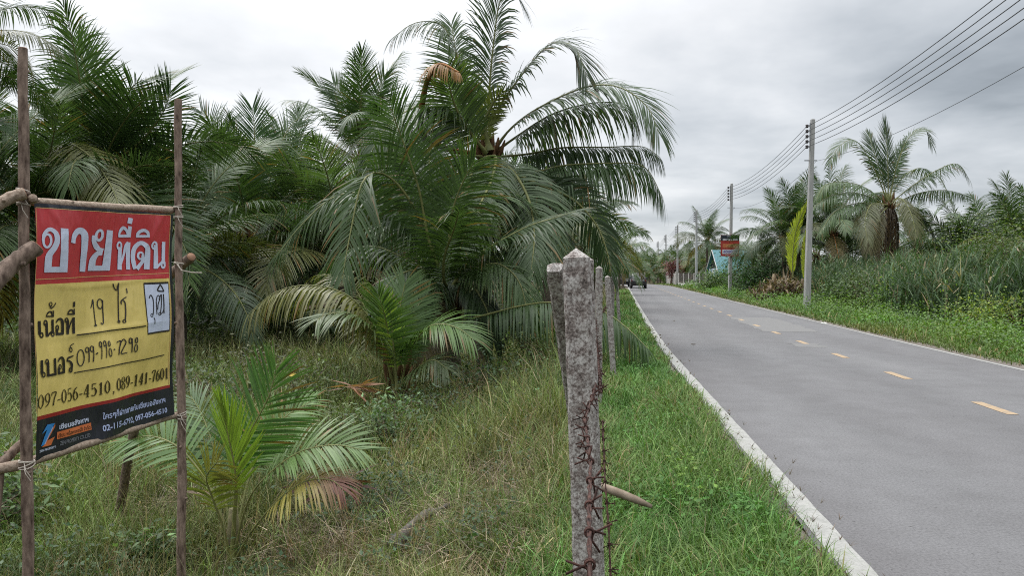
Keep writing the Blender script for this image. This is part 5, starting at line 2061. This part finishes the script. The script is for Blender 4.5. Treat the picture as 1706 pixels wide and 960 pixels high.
def field_grass():
    n = 170000
    x, y = wedge(n, 3.0, 48, -.95, .35, 1.25)
    s, t = to_st(x, y)
    ok = (t < -.25 + .25 * noise2(x, y, 2, 3)) & (t > -60)
    x, y, t, s = x[ok], y[ok], t[ok], s[ok]
    n = len(x)
    z = ground_z(x, y)
    big = noise2(x, y, .7, 1)
    mid = noise2(x, y, 2.4, 2)
    strw = np.zeros(n)
    for (g, rx, ry) in STRAW:
        strw = np.maximum(strw, region(x, y, g.x, g.y, rx, ry))
    # thin the straw patches, tall grass elsewhere
    keep = rng.random(n) > strw * .86
    x, y, z, t, s, big, mid, strw = [a[keep] for a in (x, y, z, t, s, big, mid, strw)]
    n = len(x)
    D = y
    olive = smooth(-.3, .9, big + .35 * smooth(-6, -1.5, t) + .25 * smooth(6, 9, D) - .55 * smooth(-4.2, -6, t * (D < 9)))
    lush = np.array((.122, .172, .050))
    ol = np.array((.132, .148, .056))
    dk = np.array((.036, .066, .028))
    c = lush[None] * (1 - olive[:, None]) + ol[None] * olive[:, None]
    dd = smooth(.15, .7, noise2(x, y, 1.3, 9))[:, None] * .8
    c = c * (1 - dd) + dk[None] * dd
    h = (.36 + .15 * mid + .12 * big) * (1 + .3 * np.exp(-((D - 10) / 4) ** 2)) * np.exp(rng.normal(0, .28, n)) * (1 + .5 * smooth(8, 20, D))
    near_post = region(x, y, GD(960, 7).x, 7.5, 1.2, 3.0)
    h = h * (1 + .55 * near_post)
    sp = G(386, 5.7)
    h = h * (1 - .6 * region(x, y, sp.x, sp.y, .45, .8))
    dry = rng.random(n) < (.07 + .13 * olive + .85 * strw)
    c[dry] = tint(int(dry.sum()), (.20, .165, .10), .4)
    pink = dry & (strw > .5) & (rng.random(n) < .35)
    c[pink] = tint(int(pink.sum()), (.20, .145, .11), .3)
    c = c * np.exp(rng.normal(0, .3, (n, 1)))
    h = np.clip(h, .08, 1.0) * (1 - .55 * strw) * (1 - .42 * smooth(8.5, 5.0, D))
    lean = np.abs(rng.normal(.25, .28, n)) + strw * rng.uniform(.6, 1.1, n)
    az = rng.uniform(0, 2 * np.pi, n)
    curve = np.abs(rng.normal(.32, .25, n))
    w = np.maximum(.0075, .0011 * D) * rng.uniform(.6, 1.5, n)
    w[dry] *= .75
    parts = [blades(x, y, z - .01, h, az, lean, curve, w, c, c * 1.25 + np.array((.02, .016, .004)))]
    # clumps: whorls of longer blades that break up the mat
    m = 1500
    cx_, cy_ = wedge(m, 3.4, 34, -.95, .3, 1.25)
    s, t = to_st(cx_, cy_)
    ok = (t < -.5)
    cx_, cy_ = cx_[ok], cy_[ok]
    m = len(cx_)
    k = 26
    X = np.repeat(cx_, k) + rng.normal(0, .05, m * k)
    Y = np.repeat(cy_, k) + rng.normal(0, .05, m * k)
    hh = np.repeat(rng.uniform(.35, .8, m) * (1 - .45 * smooth(8.5, 5, cy_)), k) * rng.uniform(.55, 1.1, m * k)
    cc = np.repeat(tint(m, (.105, .142, .044), .35), k, 0) * np.exp(rng.normal(0, .15, (m * k, 1)))
    brown = np.repeat(rng.random(m) < .18, k)
    cc[brown] = tint(int(brown.sum()), (.20, .15, .085), .25)
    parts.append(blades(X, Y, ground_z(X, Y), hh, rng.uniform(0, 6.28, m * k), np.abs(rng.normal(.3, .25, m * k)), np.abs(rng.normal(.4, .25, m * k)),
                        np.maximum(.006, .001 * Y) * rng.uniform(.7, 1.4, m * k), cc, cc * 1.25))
    # small broad leaves of weeds threaded through the grass
    m = 26000
    X, Y = wedge(m, 4.2, 30, -.95, .2, 1.2)
    s, t = to_st(X, Y)
    nz = noise2(X, Y, 1.5, 71) + .6 * noise2(X, Y, 4.0, 72)
    ok = (t < -.6) & (nz > .25)
    X, Y, nz = X[ok], Y[ok], nz[ok]
    m = len(X)
    hz = rng.random(m) ** .6 * (.28 + .28 * np.clip(nz, 0, 1.2)) * (1 - .4 * smooth(8.5, 5.0, Y))
    cl = np.where((noise2(X, Y, .8, 73) > .1)[:, None], tint(m, (.085, .145, .055), .28), tint(m, (.040, .078, .032), .28))
    L = np.maximum(.045, .0052 * Y) * rng.uniform(.6, 1.5, m)
    weeds = leaves(X, Y, ground_z(X, Y) + .03 + hz, L, L * .5, rng.uniform(0, 6.28, m), rng.normal(.15, .45, m), rng.normal(0, .45, m), cl)
    stuff('field_weeds', [weeds], M_WEED, 'small broad-leaved weeds growing up through the field grass', 'weeds')
    # long thin seed stalks
    m = 5000
    X, Y = wedge(m, 4.5, 26, -.6, .2, 1.15)
    s, t = to_st(X, Y)
    ok = (t < -.3) & (noise2(X, Y, .8, 5) > -.3)
    X, Y = X[ok], Y[ok]
    m = len(X)
    cs = tint(m, (.17, .155, .075), .25)
    parts.append(blades(X, Y, ground_z(X, Y), rng.uniform(.55, 1.05, m), rng.uniform(0, 6.28, m), np.abs(rng.normal(.2, .2, m)), np.abs(rng.normal(.18, .12, m)),
                        np.maximum(.0028, .0005 * Y), cs, cs * np.array((1.3, 1.1, 1.0))))
    stuff('field_grass', parts, M_GRASS, 'tall uncut grass mixed with dry straw covering the field under the palms', 'grass')
    # loose straw lying flat
    m = 1500
    g = [STRAW[i] for i in rng.choice(4, m, p=[.5, .25, .15, .10])]
    X = np.array([q[0].x for q in g]) + rng.normal(0, 1, m) * np.array([q[1] for q in g]) * .6
    Y = np.array([q[0].y for q in g]) + rng.normal(0, 1, m) * np.array([q[2] for q in g]) * .6
    s, t = to_st(X, Y)
    ok = t < -.3
    X, Y = X[ok], Y[ok]
    m = len(X)
    cs = tint(m, (.20, .16, .115), .4)
    parts = [blades(X, Y, ground_z(X, Y) + rng.uniform(.02, .16, m), rng.uniform(.25, .7, m), rng.uniform(0, 6.28, m), np.clip(rng.normal(1.42, .15, m), .8, 1.7), rng.normal(.05, .08, m),
                    rng.uniform(.003, .007, m), cs, cs)]
    stuff('straw_litter', parts, M_GRASS, 'pale dead straw lying flat over the bare ground in the foreground', 'straw')


def verge_grass():
    parts = []
    n = 100000
    s = 1.2 * (75 / 1.2) ** (rng.random(n) ** .95)
    t = rng.uniform(-.55, 1.34, n)
    edge = 1.315 + .10 * noise2(s * .9, t * 0 + 1.0, 2.6, 4) - .03
    keep = (t < edge) & (rng.random(n) < 1 - .6 * smooth(-.1, -.55, t))
    s, t = s[keep], t[keep]
    n = len(s)
    T = t + bend(s)
    x, y = RD[0] * s + RR[0] * T, RD[1] * s + RR[1] * T
    z = ground_z(x, y)
    b = noise2(x, y, 2.2, 21)
    g = np.array((.078, .165, .040))
    g2 = np.array((.116, .178, .050))
    o = np.array((.115, .135, .045))
    m = smooth(-.6, .8, b)[:, None]
    c = g[None] * (1 - m) + g2[None] * m
    lft = smooth(.45, -.35, t - .15 * b)[:, None] * (.75 * smooth(3.0, 6, s)[:, None])
    c = c * (1 - lft) + o[None] * lft
    dry = rng.random(n) < .09 + .3 * lft[:, 0] + .25 * smooth(.5, 1.0, noise2(x, y, 3.0, 25))
    c[dry] = tint(int(dry.sum()), (.20, .175, .09), .25)
    c *= np.exp(rng.normal(0, .22, (n, 1)))
    h = (.22 + .06 * b + .14 * lft[:, 0]) * np.exp(rng.normal(0, .25, n)) * (1 - .35 * smooth(1.0, 1.3, t))
    w = np.maximum(.0078, .0012 * s) * rng.uniform(.6, 1.4, n)
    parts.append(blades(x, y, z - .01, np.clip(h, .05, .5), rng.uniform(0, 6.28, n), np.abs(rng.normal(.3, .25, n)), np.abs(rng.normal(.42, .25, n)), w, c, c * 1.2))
    # tufts
    m = 700
    s = 2.2 * (40 / 2.2) ** rng.random(m)
    t = rng.uniform(-.4, 1.1, m)
    T = t + bend(s)
    x, y = RD[0] * s + RR[0] * T, RD[1] * s + RR[1] * T
    k = 24
    X = np.repeat(x, k) + rng.normal(0, .04, m * k)
    Y = np.repeat(y, k) + rng.normal(0, .04, m * k)
    cc = np.repeat(tint(m, (.072, .155, .038), .35), k, 0)
    parts.append(blades(X, Y, ground_z(X, Y), np.repeat(rng.uniform(.2, .46, m), k) * rng.uniform(.6, 1.1, m * k), rng.uniform(0, 6.28, m * k), np.abs(rng.normal(.35, .25, m * k)),
                        np.abs(rng.normal(.5, .25, m * k)), np.maximum(.006, .001 * Y) * rng.uniform(.7, 1.3, m * k), cc, cc * 1.25))
    # broad leaves low in the grass, one bright patch near the kerb line
    m = 15000
    s = 2.6 * (30 / 2.6) ** rng.random(m)
    t = rng.uniform(-.2, 1.05, m)
    bl = noise2(s * 1.0, t * 1.6, 2.6, 31)
    patch = np.exp(-((s - 5.9) / .75) ** 2 - ((t - .72) / .26) ** 2)
    ok = (bl > .2) | (rng.random(m) < patch * .9)
    s, t, patch = s[ok], t[ok], patch[ok]
    m = len(s)
    T = t + bend(s)
    x, y = RD[0] * s + RR[0] * T, RD[1] * s + RR[1] * T
    cl = tint(m, (.070, .165, .035), .2)
    cl[patch > .45] *= np.array((1.7, 1.25, 1.0))
    parts.append(leaves(x, y, ground_z(x, y) + rng.uniform(.05, .2, m), rng.uniform(.03, .065, m), rng.uniform(.018, .034, m), rng.uniform(0, 6.28, m), rng.normal(.25, .35, m), rng.normal(0, .4, m), cl))
    # finger-grass heads leaning over the white line
    m = 130
    s = 2.6 * (24 / 2.6) ** rng.random(m)
    t = rng.uniform(1.0, 1.27, m)
    T = t + bend(s)
    x, y = RD[0] * s + RR[0] * T, RD[1] * s + RR[1] * T
    z = ground_z(x, y)
    h = rng.uniform(.18, .36, m)
    az = rng.normal(-AZ, .8, m)
    ln_ = np.abs(rng.normal(.35, .22, m))
    cs = tint(m, (.12, .11, .06), .3)
    parts.append(blades(x, y, z, h, az, ln_, np.full(m, .1), np.maximum(.0035, .0007 * s), cs, cs))
    hx = x + np.cos(az) * h * np.sin(ln_ + .1)
    hy = y + np.sin(az) * h * np.sin(ln_ + .1)
    hz = z + h * np.cos(ln_ + .12)
    k = 5
    X, Y, Z = np.repeat(hx, k), np.repeat(hy, k), np.repeat(hz, k) - .015
    cs = tint(m * k, (.11, .085, .06), .3)
    parts.append(blades(X, Y, Z, rng.uniform(.035, .06, m * k), rng.uniform(0, 6.28, m * k), rng.uniform(.4, 1.2, m * k), np.full(m * k, .12), np.maximum(.0035, .0008 * np.repeat(s, k)), cs, cs))
    stuff('verge_grass', parts, M_GRASS, 'lush bright green grass on the verge between the fence and the white line', 'grass')


def right_bank():
    parts, lv = [], []
    # short grass and creeping leaves beside the road
    n = 60000
    s = 14 * (120 / 14) ** rng.random(n)
    t = 7.25 + rng.gamma(1.6, 1.5, n)
    ok = t < 14
    s, t = s[ok], t[ok]
    n = len(s)
    T = t + bend(s)
    x, y = RD[0] * s + RR[0] * T, RD[1] * s + RR[1] * T
    b = noise2(x, y, .9, 41)
    c = np.array((.075, .150, .030))[None] * (1 - smooth(-.4, .9, b))[:, None] + np.array((.115, .165, .040))[None] * smooth(-.4, .9, b)[:, None]
    near = smooth(8.0, 7.3, t)
    c = c * (1 - .45 * near[:, None]) + np.array((.11, .085, .05))[None] * .45 * near[:, None]
    dry = rng.random(n) < .10
    c[dry] = tint(int(dry.sum()), (.21, .17, .085), .25)
    c *= np.exp(rng.normal(0, .25, (n, 1)))
    h = (.20 + .10 * smooth(7.4, 10, t) + .05 * b) * np.exp(rng.normal(0, .3, n))
    parts.append(blades(x, y, ground_z(x, y) - .01, np.clip(h, .06, .7), rng.uniform(0, 6.28, n), np.abs(rng.normal(.35, .3, n)), np.abs(rng.normal(.4, .3, n)), np.maximum(.012, .0011 * s) * rng.uniform(.7, 1.5, n), c, c * 1.2))
    stuff('roadside_grass', parts, M_GRASS, 'green and yellowish grass along the far edge of the road', 'grass')
    # creepers: mounds of small leaves
    m = 420
    s = 13 * (95 / 13) ** rng.random(m)
    t = 8.2 + rng.gamma(2.2, 1.1, m)
    T = t + bend(s)
    cx_, cy_ = RD[0] * s + RR[0] * T, RD[1] * s + RR[1] * T
    rad = rng.uniform(.35, 1.15, m) * (1 + .35 * (t > 10))
    hgt = rad * rng.uniform(.45, .95, m) * (1 + .35 * smooth(9.5, 12, t))
    k = 120
    M = m * k
    th = rng.uniform(0, 6.28, M)
    ph = np.arccos(rng.uniform(0, 1, M))
    rr = rng.uniform(.7, 1.08, M)
    X = np.repeat(cx_, k) + np.repeat(rad, k) * np.sin(ph) * np.cos(th) * rr
    Y = np.repeat(cy_, k) + np.repeat(rad, k) * np.sin(ph) * np.sin(th) * rr
    Z = np.repeat(ground_z(cx_, cy_), k) + np.repeat(hgt, k) * np.cos(ph) * rr + .05
    base = tint(m, (.078, .152, .034), .30)
    base[rng.random(m) < .25] = np.array((.115, .185, .036))
    cl = np.repeat(base, k, 0) * np.exp(rng.normal(0, .2, (M, 1)))
    sz = np.maximum(.07, .0022 * Y) * rng.uniform(.7, 1.5, M)
    lv.append(leaves(X, Y, Z, sz, sz * .62, th + rng.normal(0, .7, M), rng.normal(.05, .45, M), rng.normal(0, .4, M), cl))
    stuff('creeper_cover', lv, M_WEED, 'mounds of creeping bright green vines on the bank right of the road', 'ground cover')
    # tall reeds
    n = 26000
    s = rng.uniform(24, 62, n)
    t = 12.0 + rng.gamma(1.8, 2.0, n) + .7 * noise2(s * 1.0, s * 0, .8, 43)
    ok = (t < 26)
    s, t = s[ok], t[ok]
    T = t + bend(s)
    x, y = RD[0] * s + RR[0] * T, RD[1] * s + RR[1] * T
    xx, yy = project(x, y, np.zeros_like(x))
    clump = noise2(x, y, 1.6, 44)
    ok = (clump > -.75) & ~((s > 47) & (s < 58) & (t < 13))
    x, y, s, t, clump = x[ok], y[ok], s[ok], t[ok], clump[ok]
    n = len(x)
    h = (2.0 + .55 * clump + .45 * smooth(12, 15, t)) * np.exp(rng.normal(0, .2, n))
    c = tint(n, (.058, .098, .045), .25)
    dry = rng.random(n) < .10
    c[dry] = tint(int(dry.sum()), (.20, .17, .10), .3)
    p1 = blades(x, y, ground_z(x, y) - .02, np.clip(h, .6, 3.4), rng.normal(.3, 1.2, n), np.abs(rng.normal(.12, .12, n)), np.abs(rng.normal(.20, .16, n)), rng.uniform(.035, .075, n), c, c * 1.15)
    # leaves that arch off the reed stems
    m = n
    f = rng.uniform(.2, .85, m)
    p2 = blades(x, y, ground_z(x, y) + np.clip(h, .6, 3.4) * f, rng.uniform(.5, 1.1, m), rng.uniform(0, 6.28, m), rng.uniform(.3, .9, m), np.abs(rng.normal(.45, .25, m)), rng.uniform(.03, .06, m), c * 1.1, c * 1.25)
    stuff('reed_thicket', [p1, p2], M_GRASS, 'tall blue-green reeds standing in a thick belt in front of the right-hand palms', 'reeds')


def bush(label, px, D, w, h, n, col, leaf, seed, name='bush', cat='bush', group=None, lift=0.0, spread=1.0, yel=0.0):
    """shrub: forked woody stems carrying leaf sprays in uneven clumps"""
    rr = random.Random(seed)
    r = np.random.default_rng(seed)
    g = G(px, D)
    root = empty(name, g, label, cat, group)
    mb = MB()
    tips = []
    for k in range(9):
        a = rr.uniform(0, 6.28)
        rad = rr.uniform(.1, .5) * w
        top = Vector((math.cos(a) * rad, math.sin(a) * rad, h * rr.uniform(.45, .95)))
        mid = top * .5 + Vector((rr.uniform(-.1, .1) * w, rr.uniform(-.1, .1) * w, 0))
        mb.tube([(rr.uniform(-.05, .05), rr.uniform(-.05, .05), -.1), mid, top], [.012 * h + .006, .008 * h + .004, .003], 5)
        tips.append((mid, .5))
        tips.append((top, 1))
        for q in range(3):
            e = mid.lerp(top, rr.uniform(.1, .9)) + Vector((rr.uniform(-1, 1) * .28 * w, rr.uniform(-1, 1) * .28 * w, rr.uniform(-.05, .22) * h))
            mb.tube([mid.lerp(top, .3), e], [.006 * h, .002], 4)
            tips.append((e, 1))
    mb.build('stem', M_WOOD, root)
    parts = []
    per = n // len(tips)
    for (p, q) in tips:
        cl = np.asarray(col) * math.exp(rr.gauss(0, .28))
        if rr.random() < yel:
            cl = cl * np.array((1.6, 1.25, .9))
        sg = rr.uniform(.09, .17) * w * spread
        X = p.x + r.normal(0, sg, per)
        Y = p.y + r.normal(0, sg, per)
        Z = np.clip(p.z + r.normal(0, sg * .75, per), .03, None)
        L = leaf * r.uniform(.6, 1.3, per)
        parts.append(leaves(X, Y, Z, L, L * .45, np.arctan2(Y - p.y, X - p.x) + r.normal(0, .8, per), r.normal(.0, .5, per), r.normal(0, .5, per), cl[None] * np.exp(r.normal(0, .2, (per, 1)))))
    V, Q, T, c = merge(parts)
    link('foliage', np_mesh('foliage', V, Q, T, mats=[M_WEED], col=c), root)
    return root


def build_bushes():
    bush('tall feathery green bush at the right edge of the photo, in front of the palms', 1668, 29, 4.2, 3.7, 10000, (.075, .128, .036), .13, 1, yel=.3)
    bush('leafy bush with reddish dry stems cut by the right edge of the photo', 1745, 26, 3.0, 3.3, 5000, (.085, .105, .04), .13, 2)
    bush('mid-height bright green bush in front of the reeds, right part of the bank', 1592, 30, 2.6, 1.9, 2600, (.085, .158, .036), .16, 3, yel=.3)
    bush('dark green bush at the foot of the pole with the red sign board', 1252, 57, 3.4, 2.6, 2600, (.040, .082, .034), .24, 4)
    bush('rounded green shrub left of the pole with the red sign board', 1196, 74, 3.6, 1.7, 2400, (.060, .11, .032), .28, 5, yel=.2)
    bush('tall dark green shrub hiding the lower right of the blue-roofed house', 1236, 68, 4.4, 4.4, 3600, (.045, .085, .034), .22, 8)
    bush('bright green bush in front of the reeds, directly below the trunk of the big palm', 1500, 33, 2.6, 1.7, 2400, (.088, .160, .038), .13, 9, yel=.2)
    bush('low spreading yellow-green bush between the reeds and the road, nearest the right edge', 1672, 23, 2.6, 1.1, 2400, (.105, .165, .040), .10, 10, yel=.5)
    bush('ragged shrub with paler leaves standing among the reeds right of the nearest utility pole', 1440, 37, 2.2, 2.2, 1800, (.085, .125, .05), .15, 11)
    bush('reddish-purple shrub rising over the grey boundary wall', 1118, 116, 2.6, 4.0, 1400, (.11, .035, .04), .32, 6)
    bush('bushy green thicket at the left foot of the reeds behind the nearest utility pole', 1400, 39, 2.4, 1.5, 1600, (.062, .105, .036), .16, 7)
    # weeds in the field
    W = [(640, 9.6, .9, .75, 'tall leafy weed below the young trunkless palm', (.075, .125, .055), .075), (505, 12.5, 1.3, .8, 'pale green weed left of the young trunkless palm', (.095, .13, .055), .08),
         (720, 11.5, 1.6, .7, 'dark spreading weed right of the young trunkless palm', (.040, .070, .034), .07), (610, 7.0, 1.1, .42, 'dark low shrub in the straw right of the small foreground palm', (.030, .058, .026), .06),
         (10, 6.6, 1.1, .75, 'leafy weed behind the left sign pole', (.070, .115, .045), .085), (345, 12, 1.6, .9, 'greyish weeds behind the right sign pole', (.060, .085, .042), .08),
         (800, 13.5, 2.2, .9, 'broad dark weed at the foot of the tallest palm', (.042, .075, .032), .09), (455, 15, 2.0, .8, 'brownish weed in front of the dark palm shade', (.085, .09, .045), .08),
         (255, 5.9, .5, .25, 'small broad-leaved weed between the sign poles', (.09, .15, .06), .07), (905, 14.5, 1.6, 1.0, 'light green weeds glimpsed under the tallest palm', (.09, .14, .04), .09),
         (570, 9.5, .9, .7, 'thin weed with yellowing leaves above the small foreground palm', (.10, .13, .05), .06)]
    for i, (px, D, w, h, lb, col, lf) in enumerate(W):
        bush(lb, px, D, w, h, 1100, col, lf, 40 + i, 'weed', 'weed')


def build_banana():
    g = G(1330, 46.5)
    root = empty('banana_plant', g, 'banana plant with tall upright yellow-green leaves left of the nearest utility pole', 'banana plant')
    t = NT('young_banana_leaf')
    wv = t.n('ShaderNodeTexWave', wave_type='BANDS', bands_direction='Z')
    tc = t.n('ShaderNodeTexCoord')
    t.l(tc.outputs['Object'], wv.inputs['Vector'])
    wv.inputs['Scale'].default_value = 5
    wv.inputs['Distortion'].default_value = 2
    ml = t.set(t.ramp(wv.outputs['Fac'], [(0, (.33, .40, .055)), (1, (.42, .48, .075))]), .5, .4)
    mdry = mottled('dead_banana_leaf', (.13, .085, .045), (.33, .25, .16), 8, .9, .1, stretch=(6, 6, 1))

    def leaf(pts, w, fold, mat, name='leaf', seed=0):
        r = random.Random(seed)
        n = 26 if name != 'leaf' else 70
        V, Q = [], []
        pts = [Vector(p) for p in pts]
        side = Vector((1, .25, 0)).normalized()
        for i in range(n + 1):
            x = i / n * (len(pts) - 1)
            k = min(int(x), len(pts) - 2)
            f = x - k
            a, b = pts[k], pts[k + 1]
            p = a.lerp(b, f * f * (3 - 2 * f))
            u = i / n
            ww = w * math.sin(math.pi * min(1, .06 + u * .93)) ** .55 * (r.uniform(.86, 1.08) if name != 'leaf' else r.uniform(.62, 1.05))
            up = Vector((0, -1, 0)) * fold * ww
            V += [p - side * ww * .5 + up, p, p + side * ww * .5 + up]
        for i in range(n):
            Q += [(3 * i, 3 * i + 1, 3 * i + 4, 3 * i + 3), (3 * i + 1, 3 * i + 2, 3 * i + 5, 3 * i + 4)]
        me = np_mesh(name, [tuple(p) for p in V], Q, mats=[mat])
        return link(name, me, root)
    q = lambda px, py, D=46.5: P(px, py, D) - g
    for k, (pts, lf, n) in enumerate([([q(1321, 462), q(1321, 425), q(1326, 385), q(1338, 352), q(1347, 330)], .95, 84),
                                      ([q(1341, 470, 46), q(1342, 440, 46), q(1342, 405, 46), q(1344, 375, 46)], .55, 70)]):
        me = frond_mesh('leaf', pts, (1, .2, 0), n=n, leaf=lf, width=.085, droop=.12, vang=.35, t0=.05, seed=970 + k, col=(.215, .275, .035), rib=.04, gaps=.02, ang=26)
        link('leaf', me, root)
    mb = MB()
    for k, (px, h) in enumerate([(1322, 1.5), (1336, 1.6), (1288, 1.8), (1300, 1.4)]):
        b = G(px, 46.5) - g
        mb.tube([b - Vector((0, 0, .1)), b + Vector((0, 0, h * .6)), b + Vector((.05, 0, h))], [.17, .13, .07], 9, 0, True, .1, random.Random(k))
    mb.build('stem', mottled('banana_stem', (.16, .12, .075), (.30, .24, .16), 5, .8, .2, .3, stretch=(5, 5, 1)), root, True)
    m = 1500
    px = rng.uniform(1258, 1358, m)
    D = rng.uniform(44.5, 48, m)
    X = (px - CX) / F_PX * D
    Y = D
    pile = np.exp(-((px - 1310) / 38) ** 2)
    Z = ground_z(X, Y) + rng.random(m) * (.35 + 1.1 * pile)
    cs = tint(m, (.145, .108, .068), .4)
    V, Q, T, c = blades(X - g.x, Y - g.y, Z - g.z, rng.uniform(.4, 1.3, m), rng.uniform(0, 6.28, m), rng.uniform(.3, 1.9, m), rng.normal(.5, .5, m), rng.uniform(.05, .17, m), cs, cs * .8)
    link('dead_foliage', np_mesh('dead_foliage', V, Q, T, mats=[M_GRASS], col=c), root)


def dead_skirt():
    """withered fronds hanging down the trunk of the big right-hand palm"""
    root = [o for o in bpy.data.objects if o.get('label', '').startswith('big palm above the reeds')][0]
    c = P(1478, 345, 44) - Vector(root.location)
    for k in range(18):
        a = k * 2.4
        o = Vector((math.cos(a), math.sin(a), 0))
        pts = [c, c + o * .4 + Vector((0, 0, -.2)), c + o * .62 + Vector((0, 0, -1.1)), c + o * .62 + Vector((0, 0, -2.2)), c + o * .6 + Vector((0, 0, -3.1 - .3 * (k % 3)))]
        f = frond_mesh('dead_frond', pts, n=34, leaf=.55, width=.06, droop=3, vang=-.6, seed=700 + k, col=(.075, .052, .034), ribmat=M_TRUNK, gaps=.2, t0=.1)
        link('dead_frond', f, root)


def small_things():
    rr = random.Random(12)
    # weathered log in the straw, bottom centre
    a, b = P(672, 965, 5.75), P(746, 912, 6.25)
    a.z = float(ground_z(a.x, a.y)) + .10
    b.z = float(ground_z(b.x, b.y)) + .12
    mb = MB()
    d = (b - a)
    pts = [d * (i / 8) + Vector((rr.uniform(-.01, .01), 0, .03 * math.sin(i * .5))) for i in range(-2, 9)]
    mb.tube(pts, [.05 + .012 * math.sin(i * 1.3) - .003 * i for i in range(11)], 9, 0, True, .08, rr)
    o = mb.build('log', mottled('weathered_log', (.06, .052, .046), (.16, .145, .13), 14, .9, .1, .5, stretch=(3, 3, 8)), None, True)
    o.location = a
    tag(o, 'grey weathered log lying in the straw at the bottom centre of the photo', 'log')
    a, b = P(990, 808, 3.6), P(1086, 838, 3.55)
    mb = MB()
    d = b - a
    mb.tube([d * x - Vector((0, 0, .02 * x * x)) for x in (-.35, 0, .25, .5, .75, 1.0)], [.02, .021, .02, .02, .018, .009], 9, 0, True, .05, rr)
    o = mb.build('stick', mottled('grey_stick', (.16, .12, .09), (.33, .27, .21), 16, .9, .1, .4), None, True)
    o.location = a
    tag(o, 'broken wooden stick poking out over the verge grass from behind the big post', 'stick')
    # withered orange frond scraps
    for (px, py, D, lb, c0) in [(588, 648, 10.2, 'orange withered palm frond scrap lying in the weeds', (.19, .10, .06)), (555, 805, 6.9, 'maroon dead frond tip lying beside the small foreground palm', (.09, .04, .035)), (535, 510, 19, 'brown dead fronds heaped in the shade behind the young palm', (.10, .065, .045)),
                                (480, 632, 9.6, 'single yellow leaf standing out in the weeds', (.42, .30, .05)), (318, 830, 6.2, 'pale withered leaf base lying behind the right sign pole', (.30, .22, .17))]:
        p = P(px, py, D)
        n = 26 if 'frond' in lb else 3
        r = np.random.default_rng(int(px))
        X, Y, Z = r.normal(0, .06, n), r.normal(0, .05, n), r.uniform(0, .05, n)
        L = r.uniform(.15, .42, n) * (1.6 if D > 15 else 1)
        if n == 3:
            L = r.uniform(.12, .17, n)
        az = r.normal(.3, .6, n) + np.where(r.random(n) < .3, math.pi, 0)
        V, Q, T, c = leaves(X, Y, Z, L, L * (.16 if n > 3 else .35), az, r.normal(-.1, .25, n), r.normal(0, .6, n), np.asarray(c0)[None] * np.exp(r.normal(0, .25, (n, 1))))
        nm = 'dead_frond' if n > 3 else 'fallen_leaf'
        o = link(nm, np_mesh(nm, V, Q, T, mats=[M_WEED], col=c))
        o.location = p
        tag(o, lb, 'dead frond' if n > 3 else 'leaf')
    # a few leaves and scraps blown onto the road
    k = 0
    for (px, py, lb, c0, sz) in [(1154, 576, 'dark dead leaf lying on the asphalt near the left white line', (.05, .035, .025), .10), (1372, 540, 'white litter scrap at the far right edge of the road', (.6, .6, .6), .16), (1122, 536, 'small brown leaf on the road by the left white line', (.07, .05, .03), .09)]:
        d = P(px, py, 1.0) - Vector((0, 0, CAM_H))
        t = -CAM_H / d.z
        p = Vector((0, 0, CAM_H)) + d * t
        V, Q, T, c = leaves(np.array((0., .02)), np.array((0., .03)), np.array((.012, .015)), np.array((sz, sz * .8)), np.array((sz * .5, sz * .5)), np.array((.4, 2.2)), np.array((.25, .3)), np.array((.4, -.3)), np.array((c0, c0)))
        nm = 'litter' if 'litter' in lb else 'fallen_leaf'
        o = link(nm, np_mesh(nm, V, Q, T, mats=[M_WEED], col=c))
        o.location = p
        tag(o, lb, 'litter' if nm == 'litter' else 'leaf')
        k += 1


def far_wood():
    """the wooded skyline that closes the view all round, beyond the last palms one can tell apart"""
    n = 60000
    a = rng.uniform(-1.0, 1.0, n)
    R_ = 205 + rng.gamma(2, 18, n)
    x, y = np.sin(a) * R_, np.cos(a) * R_
    s, t = to_st(x, y)
    top = 5.5 + 1.8 * noise2(x, y, .06, 61) + 1.2 * noise2(x, y, .25, 62)
    z = ground_z(x, y) + top * rng.random(n) ** .7
    k = rng.uniform(.7, 1.6, n)
    c = tint(n, (.05, .085, .045), .3)
    p = leaves(x, y, z, k * 1.3, k * .6, rng.uniform(0, 6.28, n), rng.normal(.1, .6, n), rng.normal(0, .6, n), c)
    stuff('far_wood', [p], M_WEED, 'low dark line of distant trees closing the horizon behind the palms', 'trees')
    # undergrowth between the rows of the plantation
    n = 26000
    x, y = wedge(n, 24, 70, -.95, .12, .6)
    s, t = to_st(x, y)
    ok = t < -3.5
    x, y = x[ok], y[ok]
    n = len(x)
    z = ground_z(x, y) + rng.random(n) * (.9 + .5 * noise2(x, y, .5, 63))
    k = rng.uniform(.2, .5, n)
    p = leaves(x, y, z, k, k * .4, rng.uniform(0, 6.28, n), rng.normal(.2, .6, n), rng.normal(0, .6, n), tint(n, (.045, .07, .028), .35))
    stuff('undergrowth', [p], M_WEED, 'dark low undergrowth in the shade between the plantation rows', 'undergrowth')


far_wood()
field_grass()
verge_grass()
right_bank()
build_bushes()
build_banana()
dead_skirt()
small_things()
